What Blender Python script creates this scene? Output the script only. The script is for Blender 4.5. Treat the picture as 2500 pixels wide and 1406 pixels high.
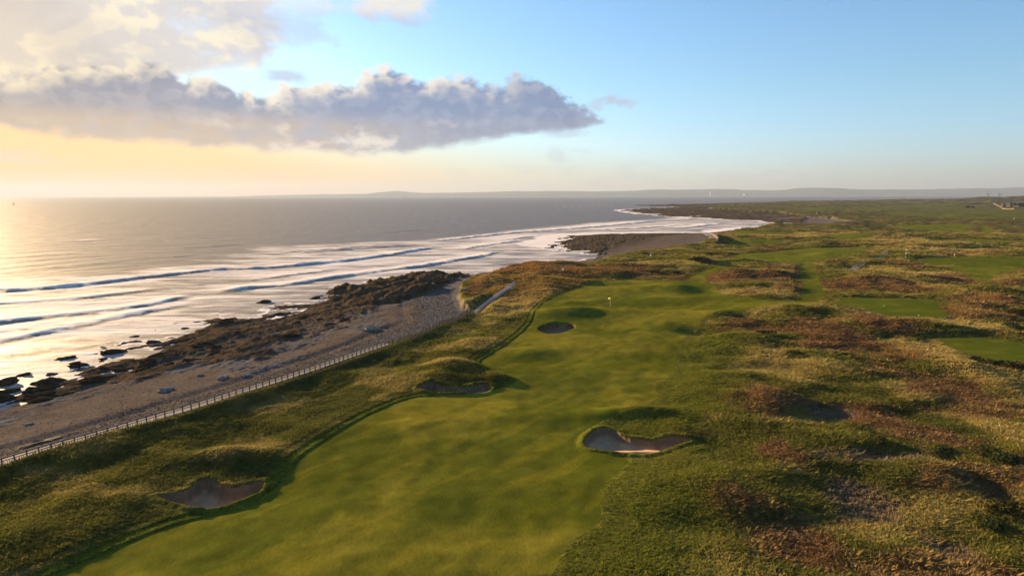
import bpy, bmesh, math, random
import numpy as np
from mathutils import Vector, Matrix

for o in list(bpy.data.objects):
    bpy.data.objects.remove(o)
S = bpy.context.scene
COL = S.collection
R = math.radians
rnd = random.Random(7)

# ------------------------------------------------------------------ camera
CAMZ = 36.0
FPX = 1667.0                      # focal length in pixels of a 2500 px wide frame (24 mm on 36 mm)
PITCH = math.atan((703 - 476.1) / FPX)
ROLL = math.atan(0.0023)
f0 = Vector((0, math.cos(PITCH), -math.sin(PITCH)))
r0 = Vector((1, 0, 0)); u0 = Vector((0, math.sin(PITCH), math.cos(PITCH)))
rt = r0 * math.cos(ROLL) - u0 * math.sin(ROLL)
up = u0 * math.cos(ROLL) + r0 * math.sin(ROLL)
cam = bpy.data.cameras.new('camera')
cam.sensor_width = 36.0; cam.lens = 24.0
cam.clip_start = 1.0; cam.clip_end = 150000.0
camo = bpy.data.objects.new('camera', cam); COL.objects.link(camo)
m = Matrix((rt, up, -f0)).transposed().to_4x4(); m.translation = (0, 0, CAMZ)
camo.matrix_world = m
S.camera = camo

# ------------------------------------------------------------------ exposure, render
S.view_settings.view_transform = 'Standard'
S.view_settings.look = 'None'
S.view_settings.gamma = 1.0
EXPOSURE = 2.0
S.view_settings.exposure = EXPOSURE
S.render.engine = 'CYCLES'
cy = S.cycles
cy.use_denoising = True; cy.denoiser = 'OPENIMAGEDENOISE'; cy.denoising_prefilter = 'ACCURATE'; cy.denoising_input_passes = 'RGB_ALBEDO_NORMAL'
cy.sample_clamp_direct = 3.0
cy.max_bounces = 6; cy.diffuse_bounces = 2; cy.glossy_bounces = 3
cy.transmission_bounces = 2; cy.transparent_max_bounces = 6; cy.volume_bounces = 0
cy.sample_clamp_indirect = 4.0
cy.use_adaptive_sampling = True; cy.adaptive_threshold = 0.006; cy.adaptive_min_samples = 32
cy.caustics_reflective = False; cy.caustics_refractive = False

# ------------------------------------------------------------------ light
SUN_AZ, SUN_EL = -47.0, 10.0      # degrees, azimuth from +Y towards +X
SKY = 0.058
sd = Vector((math.sin(R(SUN_AZ)) * math.cos(R(SUN_EL)), math.cos(R(SUN_AZ)) * math.cos(R(SUN_EL)), math.sin(R(SUN_EL))))
sun = bpy.data.lights.new('sun', 'SUN'); sun.energy = 5.0; sun.angle = R(0.55); sun.color = (1.0, 0.69, 0.37)
suno = bpy.data.objects.new('sun', sun); COL.objects.link(suno)
suno.rotation_euler = sd.to_track_quat('Z', 'Y').to_euler(); suno.location = sd * 300


def P(px, py, z=6.0):
    """where the sight line through a pixel of the 2500x1406 photograph meets height z"""
    u = (px - 1250) / FPX; v = (703 - py) / FPX
    d = f0 + rt * u + up * v
    t = (z - CAMZ) / d.z
    return (d.x * t, d.y * t)


def AE(px, py):
    d = (f0 + rt * ((px - 1250) / FPX) + up * ((703 - py) / FPX)).normalized()
    return math.degrees(math.atan2(d.x, d.y)), math.degrees(math.asin(d.z))


class NT:
    """small helper to write node trees as expressions"""
    def __init__(s, t): s.t = t; s.n = t.nodes; s.l = t.links
    def _in(s, sock, v):
        if v is None: return
        if hasattr(v, 'is_output'): s.l.new(v, sock)
        elif isinstance(v, (tuple, list)):
            if sock.type == 'RGBA' and len(v) == 3: v = (*v, 1)
            sock.default_value = v
        else: sock.default_value = v
    def m(s, op, a, b=None, c=None, clamp=False):
        n = s.n.new('ShaderNodeMath'); n.operation = op; n.use_clamp = clamp
        s._in(n.inputs[0], a); s._in(n.inputs[1], b); s._in(n.inputs[2], c)
        return n.outputs[0]
    def add(s, a, b): return s.m('ADD', a, b)
    def sub(s, a, b): return s.m('SUBTRACT', a, b)
    def mul(s, a, b): return s.m('MULTIPLY', a, b)
    def step(s, v, lo, hi, a=0.0, b=1.0):
        n = s.n.new('ShaderNodeMapRange'); n.interpolation_type = 'SMOOTHSTEP'
        s._in(n.inputs[0], v); n.inputs[1].default_value = lo; n.inputs[2].default_value = hi
        n.inputs[3].default_value = a; n.inputs[4].default_value = b
        return n.outputs[0]
    def lin(s, v, lo, hi, a=0.0, b=1.0):
        n = s.n.new('ShaderNodeMapRange'); n.clamp = True
        s._in(n.inputs[0], v); n.inputs[1].default_value = lo; n.inputs[2].default_value = hi
        n.inputs[3].default_value = a; n.inputs[4].default_value = b
        return n.outputs[0]
    def mix(s, f, a, b, mode='MIX'):
        n = s.n.new('ShaderNodeMix'); n.data_type = 'RGBA'; n.blend_type = mode
        s._in(n.inputs[0], f); s._in(n.inputs[6], a); s._in(n.inputs[7], b)
        return n.outputs[2]
    def xyz(s, x, y, z=0.0):
        n = s.n.new('ShaderNodeCombineXYZ'); s._in(n.inputs[0], x); s._in(n.inputs[1], y); s._in(n.inputs[2], z)
        return n.outputs[0]
    def noise(s, vec, scale, detail=4, rough=0.55, dist=0.0, color=False, dim='3D'):
        n = s.n.new('ShaderNodeTexNoise'); n.noise_dimensions = dim; s._in(n.inputs['Vector'], vec)
        n.inputs['Scale'].default_value = scale; n.inputs['Detail'].default_value = detail
        n.inputs['Roughness'].default_value = rough; n.inputs['Distortion'].default_value = dist
        return n.outputs[1 if color else 0]
    def ramp(s, v, pts, interp='LINEAR'):
        n = s.n.new('ShaderNodeValToRGB'); n.color_ramp.interpolation = interp; s._in(n.inputs[0], v)
        e = n.color_ramp.elements
        while len(e) < len(pts): e.new(0.5)
        for i, (p, c) in enumerate(pts):
            e[i].position = p
            e[i].color = (c, c, c, 1) if not isinstance(c, (tuple, list)) else (*c, 1)
        return n.outputs[0]
    def map(s, vec, loc=(0, 0, 0), rot=(0, 0, 0), scale=(1, 1, 1)):
        n = s.n.new('ShaderNodeMapping'); s._in(n.inputs[0], vec)
        n.inputs[1].default_value = loc; n.inputs[2].default_value = rot; n.inputs[3].default_value = scale
        return n.outputs[0]


# ------------------------------------------------------------------ sky with clouds
W = bpy.data.worlds.new('World'); S.world = W; W.use_nodes = True
W.node_tree.nodes.clear()
W.cycles.sampling_method = 'MANUAL'; W.cycles.sample_map_resolution = 512
w = NT(W.node_tree)
out = w.n.new('ShaderNodeOutputWorld'); bg = w.n.new('ShaderNodeBackground')
bg.inputs[1].default_value = SKY
w.l.new(bg.outputs[0], out.inputs[0])
sky = w.n.new('ShaderNodeTexSky'); sky.sky_type = 'NISHITA'; sky.sun_disc = False
sky.sun_elevation = R(SUN_EL); sky.sun_rotation = R(SUN_AZ)
sky.altitude = 30; sky.air_density = 1.0; sky.dust_density = 0.6; sky.ozone_density = 3.4
tc = w.n.new('ShaderNodeTexCoord')
sp = w.n.new('ShaderNodeSeparateXYZ'); w.l.new(tc.outputs['Generated'], sp.inputs[0])
az = w.mul(w.m('ARCTAN2', sp.outputs[0], sp.outputs[1]), 57.29578)
el = w.mul(w.m('ARCSINE', sp.outputs[2]), 57.29578)
KC = 1.0 / (SKY * 2 ** EXPOSURE)          # turns a display-linear colour into sky radiance
A0, A1, E1 = -60.0, 12.0, 24.0


def curve(pts):
    r = []
    for px, py in pts:
        a, e = AE(px, py); r.append((min(1, max(0, (a - A0) / (A1 - A0))), min(1, max(0, e / E1))))
    return r


top = curve([(-900, 120), (0, 165), (110, 158), (200, 152), (300, 150), (385, 148), (425, 178), (480, 192), (530, 196), (585, 212), (640, 232), (690, 212), (740, 202), (800, 202), (860, 197), (905, 172), (945, 160), (990, 170), (1050, 188), (1090, 172), (1140, 186), (1200, 205), (1250, 196), (1310, 186), (1345, 200), (1375, 236), (1420, 262), (1450, 272), (1485, 305), (1560, 420)])
bot = curve([(-900, 290), (0, 312), (130, 330), (260, 347), (400, 357), (520, 362), (650, 369), (760, 374), (900, 379), (1000, 378), (1060, 362), (1160, 350), (1260, 336), (1360, 326), (1430, 318), (1480, 300), (1560, 200)])


def n2d(ax, ex, oct_, rough, dist=0.0, ox=0.0, oy=0.0, a=None, e=None):
    return w.noise(w.xyz(w.m('MULTIPLY_ADD', az if a is None else a, ax, ox), w.m('MULTIPLY_ADD', el if e is None else e, ex, oy), 0.0), 1.0, oct_, rough, dist, dim='2D')


def cloud_density(a, e, oct_):
    """signed depth (degrees) inside the long bank"""
    t = w.lin(a, A0, A1)
    T = w.mul(w.ramp(t, top), E1); B = w.mul(w.ramp(t, bot), E1)
    n1 = w.sub(n2d(0.36, 0.55, oct_, 0.57, 0.0, 4.3, 1.1, a, e), 0.5)
    vo = w.n.new('ShaderNodeTexVoronoi'); vo.voronoi_dimensions = '2D'; vo.feature = 'F1'; vo.inputs['Scale'].default_value = 1.0
    w.l.new(w.xyz(w.add(w.mul(a, 0.75), w.mul(n1, 1.1)), w.add(w.mul(e, 0.95), w.mul(n1, 1.1)), 0.0), vo.inputs['Vector'])
    bil = w.sub(0.40, vo.outputs['Distance'])
    up_ = w.add(w.add(w.sub(T, e), w.mul(n1, 3.0)), w.mul(bil, 0.9))
    dn_ = w.add(w.sub(e, B), w.mul(n1, 1.3))
    return w.m('MINIMUM', up_, dn_), n1, bil


d0, n1, bil0 = cloud_density(az, el, 7)
d1, n2, bil1 = cloud_density(w.sub(az, 0.9), w.add(el, 0.55), 3)
taper = w.mul(w.step(az, -60, -52), w.step(az, 12, 9))
a_main = w.mul(w.step(d0, -0.2, 0.60), taper)
# loose broken cloud at upper left
nb = n2d(0.13, 0.24, 6, 0.58, 0.25, 3.7, 0.4)
nbl = n2d(0.13, 0.24, 3, 0.58, 0.0, 3.58, 0.52)
edge = w.sub(w.lin(el, 9.5, 16, -17.0, -14.5), az)                       # degrees left of the ragged right edge
msk = w.mul(w.step(edge, -2.5, 5.0), w.step(w.add(el, w.step(az, -22, -34, 0.0, 3.0)), 7.6, 10.0))
msk = w.mul(msk, w.step(el, 40, 24)); msk = w.mul(msk, w.step(az, -120, -80))
a_up = w.step(w.add(nb, w.mul(msk, 0.62)), 0.74, 1.04)
# small stray pieces
def wisp(px, py, rx, ry, st):
    a, e = AE(px, py)
    x = w.mul(w.sub(az, a), 1 / (rx * 0.0336)); y = w.mul(w.sub(el, e), 1 / (ry * 0.0336))
    r = w.m('SQRT', w.add(w.mul(x, x), w.mul(y, y)))
    return w.mul(w.step(w.add(r, w.mul(n1, 2.6)), 1.15, 0.25), st)
a_w = None
for q in [(690, 188, 52, 18, .7), (1520, 250, 44, 16, .8), (1375, 325, 50, 12, .5), (1358, 378, 30, 22, .3), (1425, 366, 36, 12, .22), (940, 8, 115, 42, .85), (760, 14, 150, 30, .5), (690, 70, 120, 46, .5), (1455, 262, 26, 16, .5)]:
    x = wisp(*q); a_w = x if a_w is None else w.m('MAXIMUM', a_w, x)
# low far cumulus banks above the horizon
nh = n2d(0.35, 1.1, 5, 0.6, 0.0, 9.1, 2.0)
a_h = w.mul(w.step(nh, 0.48, 0.66), w.mul(w.step(el, 0.2, 0.9), w.step(el, 3.4, 1.6)))
a_h = w.mul(a_h, w.step(az, -12, 10, 0.12, 0.42))
a_l = w.mul(w.step(n2d(0.07, 0.75, 3, 0.5, 0.0, 1.3, 5.0), 0.50, 0.60), w.mul(w.step(el, 1.0, 2.2), w.step(el, 4.6, 3.6)))
a_l = w.mul(a_l, w.step(az, -18, -30, 0.0, 0.7))

near = w.step(az, -6, -46)                                               # towards the sun's side
body = w.mix(near, (0.20, 0.28, 0.48), (0.34, 0.31, 0.34))
low = w.step(w.sub(el, 5.6), 1.3, -0.6)
body = w.mix(w.mul(low, w.step(az, -2, -22, 0.15, 0.75)), body, (0.74, 0.54, 0.34))
tex = n2d(0.30, 0.55, 4, 0.52, 0.0, 2.2, 7.0)
body = w.mix(w.step(w.sub(bil0, bil1), 0.02, 0.30, 0.0, 0.22), body, w.mix(near, (0.50, 0.54, 0.66), (0.80, 0.66, 0.54)))
body = w.mix(w.step(tex, 0.46, 0.72, 0.0, 0.7), body, w.mix(near, (0.36, 0.41, 0.57), (0.56, 0.46, 0.42)))
body = w.mix(w.step(tex, 0.50, 0.28, 0.0, 0.4), body, w.mix(near, (0.21, 0.29, 0.48), (0.42, 0.38, 0.40)))
rim = w.step(w.sub(d0, d1), 0.05, 1.0)
rim = w.mul(rim, w.step(d0, 2.2, 0.25))
rim = w.mul(rim, w.step(az, 6, -8, 0.1, 1.0))
holes = w.mul(w.step(n2d(0.22, 0.4, 4, 0.6, 0.0, 6.2, 3.0), 0.52, 0.70), w.mul(w.step(el, 7.2, 4.2), w.step(az, 0, -6)))
holes = w.mul(holes, w.step(az, -30, -20))
litc = w.mix(near, (1.0, 0.90, 0.78), (1.0, 0.84, 0.55))
c_main = w.mix(w.m('MAXIMUM', rim, w.mul(holes, 0.75)), body, litc)
c_up = w.mix(w.step(w.sub(nb, nbl), -0.03, 0.10), w.mix(near, (0.68, 0.66, 0.70), (0.80, 0.68, 0.56)), (1.05, 0.90, 0.64))
c_up = w.mix(w.step(nb, 0.44, 0.66, 0.0, 0.55), c_up, w.mix(near, (0.56, 0.56, 0.62), (0.64, 0.54, 0.48)))
c_w = w.mix(w.step(el, 13.0, 14.5), (0.52, 0.56, 0.68), (0.95, 0.86, 0.74))
c_h = w.mix(w.step(nh, 0.55, 0.75), (0.55, 0.58, 0.62), (0.78, 0.76, 0.76))
# the clear sky, a little richer in blue away from the sun
scs = w.n.new('ShaderNodeSeparateColor'); w.l.new(sky.outputs[0], scs.inputs[0])
red = w.mul(scs.outputs[0], SKY * 2 ** EXPOSURE)
comp = w.m('DIVIDE', 1.0, w.add(1.0, w.mul(w.m('MAXIMUM', w.sub(red, 0.70), 0.0), 0.95)))
warm = w.mix(w.step(red, 0.7, 2.2), (1.03, 1.10, 1.13), (1.16, 0.87, 0.53))
ccn = w.n.new('ShaderNodeCombineColor'); [w.l.new(comp, ccn.inputs[i]) for i in range(3)]
lowt = w.mix(w.step(az, -16, 16), (1.24, 1.02, 0.95), (1.0, 1.0, 1.25))
warm = w.mix(1.0, warm, w.mix(w.step(el, 9.0, 0.5), (1, 1, 1), lowt), 'MULTIPLY')
clear = w.mix(1.0, w.mix(1.0, sky.outputs[0], warm, 'MULTIPLY'), ccn.outputs[0], 'MULTIPLY')
def over(f, a, b): return w.mix(f, a, w.mix(1.0, b, (KC, KC, KC), 'MULTIPLY'))
c = over(a_l, clear, (0.92, 0.70, 0.48))
c = over(a_h, c, c_h)
c = over(w.mul(a_up, 0.9), c, c_up)
c = over(a_w, c, c_w)
c = over(w.mul(a_main, 0.97), c, c_main)
w.l.new(c, bg.inputs[0])


# ------------------------------------------------------------------ noise and distance helpers
def _hash(ix, iy, seed):
    h = (ix.astype(np.int64) * 374761393 + iy.astype(np.int64) * 668265263 + seed * 2246822519) & 0xFFFFFFFF
    h = ((h ^ (h >> 13)) * 1274126177) & 0xFFFFFFFF
    return ((h ^ (h >> 16)) & 0xFFFF).astype(np.float32) * np.float32(2 * math.pi / 65536)


def gn(x, y, seed=0):
    x = np.asarray(x, np.float64); y = np.asarray(y, np.float64)
    ix = np.floor(x); iy = np.floor(y)
    fx = (x - ix).astype(np.float32); fy = (y - iy).astype(np.float32)
    u = fx * fx * fx * (fx * (fx * 6 - 15) + 10); v = fy * fy * fy * (fy * (fy * 6 - 15) + 10)
    def g(dx, dy):
        a = _hash(ix + dx, iy + dy, seed)
        return np.cos(a) * (fx - dx) + np.sin(a) * (fy - dy)
    a = g(0, 0); b = g(1, 0); c_ = g(0, 1); d_ = g(1, 1)
    return ((a + (b - a) * u) * (1 - v) + (c_ + (d_ - c_) * u) * v) * 1.5


def fbm(x, y, seed=0, octv=4, lac=2.03, gain=0.5):
    s = 0; a = 1.0; f = 1.0
    for i in range(octv):
        s = s + a * gn(x * f + 17.3 * i, y * f - 9.1 * i, seed + i); a *= gain; f *= lac
    return s


def ss(v, lo, hi):
    t = np.clip((v - lo) / (hi - lo), 0, 1)
    return t * t * (3 - 2 * t)


def seg_d2(x, y, a, b):
    dx, dy = b[0] - a[0], b[1] - a[1]
    L = dx * dx + dy * dy + 1e-9
    t = np.clip(((x - a[0]) * dx + (y - a[1]) * dy) / L, 0, 1)
    return (x - a[0] - t * dx) ** 2 + (y - a[1] - t * dy) ** 2


def poly_sd(x, y, poly, pad=None):
    """signed distance, positive inside; points further than pad from the polygon's box get -pad"""
    p = np.asarray(poly, float)
    if pad is not None:
        lo = p.min(0) - pad; hi = p.max(0) + pad
        k = (x > lo[0]) & (x < hi[0]) & (y > lo[1]) & (y < hi[1])
        r = np.full(x.shape, -pad, np.float32)
        if k.any(): r[k] = np.maximum(poly_sd(x[k], y[k], poly), -pad)
        return r
    d = np.full(x.shape, 1e12); ins = np.zeros(x.shape, bool)
    n = len(p)
    for i in range(n):
        a = p[i]; b = p[(i + 1) % n]
        d = np.minimum(d, seg_d2(x, y, a, b))
        if a[1] != b[1]:
            c_ = ((a[1] > y) != (b[1] > y)) & (x < (b[0] - a[0]) * (y - a[1]) / (b[1] - a[1]) + a[0])
            ins ^= c_
    d = np.sqrt(d)
    return np.where(ins, d, -d).astype(np.float32)


def line_d(x, y, pts):
    d = np.full(x.shape, 1e12)
    for a, b in zip(pts[:-1], pts[1:]): d = np.minimum(d, seg_d2(x, y, a, b))
    return np.sqrt(d)


def ring(pts, z=6.0):
    return [P(q[0], q[1], q[2] if len(q) > 2 else z) for q in pts]


def smooth(pts, n=3, closed=True):
    """Chaikin corner cutting"""
    p = [np.array(q, float) for q in pts]
    for _ in range(n):
        r = []
        rng = range(len(p)) if closed else range(len(p) - 1)
        if not closed: r.append(p[0])
        for i in rng:
            a, b = p[i], p[(i + 1) % len(p)]
            r += [a * .75 + b * .25, a * .25 + b * .75]
        if not closed: r.append(p[-1])
        p = r
    return p


# ------------------------------------------------------------------ plan of the place (metres)
FENCE = ring([(-160, 1203), (0, 1150), (120, 1112), (250, 1075), (380, 1035), (500, 1000), (600, 966), (700, 935), (800, 901), (880, 872), (960, 845)])
PALING = ring([(960, 845), (1040, 815), (1100, 786), (1150, 760)])
RAMP = ring([(1150, 760), (1200, 730), (1250, 703)])
UPPER = ring([(1250, 703), (1290, 686), (1340, 672), (1400, 655), (1470, 632)])
LAND = [(-150, -90), (-100, -8)] + FENCE + ring([(1040, 812), (1100, 784), (1140, 764), (1152, 754), (1136, 742), (1120, 716), (1127, 692), (1165, 676), (1250, 655), (1330, 647), (1400, 642), (1455, 636), (1500, 624), (1560, 614), (1620, 606), (1690, 597), (1725, 586), (1738, 572), (1800, 563), (1850, 558), (1930, 552), (2010, 549), (2060, 544), (2075, 539), (2030, 531), (1980, 528), (1900, 517), (1800, 512), (1740, 508), (1715, 503.5), (1780, 498), (1850, 494.5)]) \
    + [(1300, 3150), (1900, 3300), (3200, 3400), (4800, 3600), (4800, -200), (-150, -200)]
COAST = [(-330, -90), (-190, 20)] + ring([(-120, 990), (0, 958), (70, 930), (140, 893), (230, 850), (320, 818), (420, 790), (480, 768), (540, 757), (610, 765), (670, 738), (760, 735), (812, 718), (815, 695), (870, 690), (960, 674), (1050, 668), (1138, 669), (1180, 662), (1250, 655), (1330, 646), (1400, 637), (1445, 627), (1400, 616), (1330, 612), (1300, 600), (1330, 586), (1340, 575), (1440, 569), (1600, 568), (1720, 568), (1800, 558), (1925, 546), (1850, 538), (1740, 533.5), (1640, 528), (1560, 521), (1508, 513), (1600, 508.5), (1690, 507), (1640, 505), (1545, 501), (1700, 497.5), (1800, 494.5)], 0.0) \
    + [(1450, 3400), (2000, 3500), (3300, 3650), (5000, 3900), (5000, -300), (-330, -300)]
REEF = [ring([(-120, 985), (0, 952), (70, 930), (140, 893), (230, 850), (320, 818), (420, 790), (480, 768), (540, 757), (610, 765), (670, 738), (760, 735), (812, 718), (815, 695), (870, 690), (960, 674), (1050, 668), (1138, 669), (1125, 700), (1085, 728), (1010, 748), (930, 760), (900, 775), (860, 792), (890, 818), (800, 828), (740, 850), (640, 905), (560, 893), (440, 918), (330, 935), (200, 958), (100, 985), (0, 1005), (-120, 1040)], 0.8),
        ring([(1270, 655), (1330, 632), (1250, 624), (1310, 612), (1280, 605), (1350, 600), (1285, 590), (1335, 575), (1440, 568), (1600, 568), (1700, 570), (1640, 578), (1560, 590), (1500, 604), (1465, 626), (1400, 634)], 0.8),
        ring([(1506, 513), (1600, 507), (1700, 508), (1800, 512), (1900, 518), (1975, 530), (1960, 545), (1900, 552), (1810, 556), (1815, 550), (1925, 546), (1840, 538), (1740, 533), (1640, 528), (1560, 521)], 0.8),
        ring([(1540, 501), (1620, 498), (1720, 498), (1790, 502), (1700, 506), (1600, 504)], 0.8)]
MASSIF = ring([(812, 718), (815, 692), (870, 688), (960, 673), (1050, 667), (1140, 669), (1120, 700), (1075, 725), (1000, 738), (930, 748), (860, 750)], 1.5)

MOWN = {
    'fairway': ring([(60, 1440), (200, 1378), (330, 1315), (440, 1275), (520, 1257), (590, 1240), (640, 1215), (690, 1174), (730, 1117), (790, 1077), (880, 1024), (960, 986), (1035, 967), (1150, 966), (1215, 953), (1255, 938), (1262, 928), (1225, 914), (1180, 900), (1172, 885), (1195, 868), (1235, 848), (1290, 800), (1312, 758), (1330, 738), (1380, 714), (1425, 702), (1445, 694), (1480, 688), (1560, 683), (1640, 686), (1678, 690), (1690, 673), (1755, 651), (1775, 641), (1800, 642), (1762, 656), (1716, 677), (1735, 692), (1752, 708), (1780, 724), (1830, 734), (1900, 738), (1945, 736), (1962, 722), (1958, 690), (1950, 645), (1992, 640), (1994, 665), (2000, 690), (2016, 714), (2008, 732), (1988, 741), (2040, 746), (1990, 752), (1920, 756), (1860, 763), (1790, 768), (1735, 770), (1700, 790), (1668, 822), (1650, 860), (1635, 900), (1615, 950), (1585, 985), (1530, 1008), (1480, 1026), (1443, 1052), (1424, 1082), (1440, 1098), (1500, 1108), (1535, 1118), (1500, 1190), (1450, 1280), (1400, 1360), (1350, 1440)]),
    'tee': [ring([(2048, 729), (2150, 732), (2275, 735), (2316, 771), (2300, 778), (2170, 777), (2110, 757), (2060, 748)]),
            ring([(2285, 826), (2400, 826), (2480, 837), (2530, 848), (2540, 890), (2440, 883), (2380, 872), (2320, 850)]),
            ring([(2255, 631), (2520, 627), (2540, 655), (2420, 652), (2270, 647), (2250, 640)])],
    'far': [ring([(2285, 650), (2500, 654), (2500, 661), (2440, 668), (2415, 690), (2370, 682), (2345, 664)]),
            ring([(1820, 632), (1765, 625), (1900, 612), (2000, 604), (2120, 602), (2130, 612), (2040, 630), (1994, 640), (1950, 643), (1880, 640)]),
            ring([(1735, 601), (1830, 585), (1920, 587), (1900, 596), (1800, 603)]),
            ring([(2150, 552), (2330, 545), (2400, 555), (2300, 563), (2200, 561)]),
            ring([(2260, 583), (2520, 585), (2520, 596), (2400, 593), (2290, 592)]),
            ring([(2010, 575), (2120, 572), (2140, 580), (2060, 588)]),
            ring([(1800, 563), (1960, 570), (1900, 575), (1780, 572)]),
            ring([(2330, 548), (2350, 548), (2362, 572), (2340, 573)]), ring([(2395, 550), (2415, 550), (2425, 574), (2400, 574)])],
    'field': [ring([(1930, 508), (2340, 498), (2345, 509), (2000, 516)]), ring([(2120, 518), (2350, 508), (2600, 510), (2600, 538), (2300, 533)]), ring([(1760, 514), (1990, 513), (1990, 518), (1860, 519)])],
}
MOWN['fairway'] = smooth(MOWN['fairway'], 1)
MOWN['far'] = [smooth(p, 1) for p in MOWN['far']]
# bunkers: sand outline, depth of the floor, width over which the face falls
BUNK = [(smooth(ring([(395, 1220), (425, 1233), (480, 1246), (520, 1249), (575, 1233), (610, 1216), (622, 1196, 6.3), (630, 1160, 6.9), (604, 1162, 7.0), (585, 1168, 6.9), (560, 1174, 6.8), (540, 1172, 6.8), (530, 1158, 7.0), (512, 1148, 7.1), (490, 1150, 7.0), (474, 1170, 6.8), (450, 1191, 6.5), (420, 1205, 6.2)], 5.6), 1), 1.35, .8),
        (smooth(ring([(1437, 1085), (1444, 1093), (1490, 1099), (1560, 1105), (1600, 1101), (1640, 1091), (1680, 1078), (1662, 1064, 6.4), (1645, 1055, 6.8), (1622, 1051, 6.9), (1605, 1055, 6.9), (1588, 1060, 6.8), (1570, 1053, 6.9), (1540, 1048, 6.9), (1520, 1042, 6.9), (1503, 1030, 7.0), (1478, 1028, 6.9), (1453, 1044, 6.6), (1437, 1068, 6.3)]), 1), 1.35, .8),
        (smooth(ring([(1028, 955), (1060, 961), (1150, 962), (1185, 958), (1192, 950), (1183, 926, 7.2), (1165, 922, 7.4), (1140, 930, 7.3), (1120, 936, 7.2), (1095, 931, 7.3), (1075, 928, 7.3), (1060, 922, 7.4), (1040, 930, 7.2), (1028, 945, 6.6)]), 1), 1.4, 0.7),
        (smooth(ring([(1312, 800), (1330, 813), (1358, 815), (1388, 808), (1405, 795), (1401, 783, 6.6), (1380, 777, 6.9), (1350, 778, 6.9), (1326, 788, 6.5)]), 2), 2.0, 0.8)]
BUNK = [([np.mean(np.asarray(p), 0) + (q - np.mean(np.asarray(p), 0)) * g for q in p], d_, w_) for (p, d_, w_), g in zip(BUNK, (1.14, 1.10, 1.12, 1.05))]
# mounds and hollows: pixel centre, pixel radii, height
BUMPS = [(545, 1122, 120, 22, 1.3), (640, 1140, 40, 22, .25), (1105, 902, 95, 15, .95), (1212, 926, 34, 14, .55), (1350, 766, 90, 10, 1.2), (1425, 762, 56, 9, .8), (1395, 741, 44, 6, .5),
         (1560, 1010, 120, 16, 1.15), (1655, 1042, 36, 20, .3), (1655, 704, 62, 10, 1.25), (1710, 712, 50, 9, -.8), (1500, 697, 110, 3.5, -.55), (1480, 690, 90, 3, .3), (1715, 806, 62, 15, -1.5), (1815, 775, 70, 8, -1.5), (1752, 770, 46, 7, .8),
         (1930, 762, 170, 20, 1.7), (2140, 800, 150, 18, 1.3), (2110, 1225, 105, 58, -1.25), (2030, 1000, 110, 30, -.8), (2150, 1110, 190, 22, -.8), (2310, 1350, 90, 30, -.9), (2250, 1170, 140, 22, .7), (1880, 975, 75, 26, .8), (1830, 1230, 130, 60, .8),
         (2480, 970, 60, 60, -2.0), (2400, 930, 60, 40, 1.2), (2490, 1250, 60, 120, -1.6), (1380, 870, 80, 14, -.35), (1310, 862, 80, 12, .4), (1560, 760, 150, 10, .35), (1620, 748, 120, 7, -.25), (1000, 1040, 90, 22, .3), (960, 1080, 70, 20, -.35), (1120, 1000, 80, 16, -.25), (1300, 1010, 110, 22, .25), (800, 1180, 60, 30, -.2), (760, 1260, 90, 40, .25), (1180, 1180, 160, 50, .25), (1150, 1290, 180, 50, -.25), (700, 1175, 40, 22, -.35),
         (1190, 690, 45, 12, 2.6), (1180, 735, 24, 12, 1.6), (1300, 656, 80, 8, 2.2), (1385, 648, 46, 5, 1.6), (1340, 690, 90, 6, 1.1), (1450, 668, 110, 9, 1.4), (1600, 655, 120, 8, 1.0), (1190, 727, 18, 5, 1.6),
         (1850, 668, 90, 10, 1.0), (1880, 705, 80, 9, 1.1), (2130, 690, 120, 14, 1.2), (2240, 672, 120, 8, .9), (2060, 655, 60, 5, -.6), (1960, 620, 40, 3, -1.2), (2000, 622, 40, 3, .9), (2400, 720, 90, 14, 1.6), (2250, 716, 120, 7, -.9), (1715, 640, 40, 5, 1.2),
         (1900, 556, 120, 3, 3.0), (2050, 560, 110, 4, 4.0), (2060, 548, 60, 3, 2.4), (2120, 552, 70, 3, -3.0), (1830, 590, 70, 3, 1.4), (1780, 605, 50, 3, 1.2), (2130, 576, 110, 3, 1.6), (2300, 560, 90, 3, -2.0), (2400, 606, 120, 3, -1.4), (2300, 598, 130, 3, 1.2)]


def pix_ell(px, py, rx, ry, z=6.0):
    x, y = P(px, py, z); d = math.hypot(x, y)
    return x, y, rx * y / FPX, max(0.8, ry * d * d / ((CAMZ - z) * FPX))


# patches of colour on the rough: heather and bracken (brown), dry bent grass (gold), bare sandy turf
HEATH = [(1850, 985, 120, 40), (2050, 830, 150, 42), (1820, 800, 80, 26), (1790, 1235, 110, 50), (1930, 1330, 110, 60), (1800, 680, 150, 14), (2130, 700, 130, 14), (1500, 660, 140, 8), (1290, 662, 110, 9), (1390, 672, 70, 5), (1160, 705, 26, 14), (2150, 800, 90, 20), (2360, 690, 90, 10), (2120, 1015, 120, 30), (1900, 1110, 60, 30), (2330, 955, 90, 25), (1560, 672, 120, 5), (1930, 660, 60, 6), (2430, 740, 70, 10), (2280, 1050, 120, 20)]
GOLD = [(1250, 745, 130, 26), (1330, 715, 70, 10), (1600, 645, 130, 6), (2280, 675, 140, 14), (2240, 700, 120, 8), (2330, 612, 170, 6), (2200, 590, 110, 10), (1850, 715, 120, 10), (2150, 770, 140, 10), (2330, 790, 130, 16), (2250, 850, 90, 24), (2430, 930, 60, 50), (1900, 900, 150, 30), (2130, 660, 90, 10), (2300, 960, 120, 20), (1080, 900, 70, 14), (2450, 1060, 60, 60), (1200, 690, 40, 10), (1960, 575, 200, 5), (2420, 570, 110, 4)]
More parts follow.
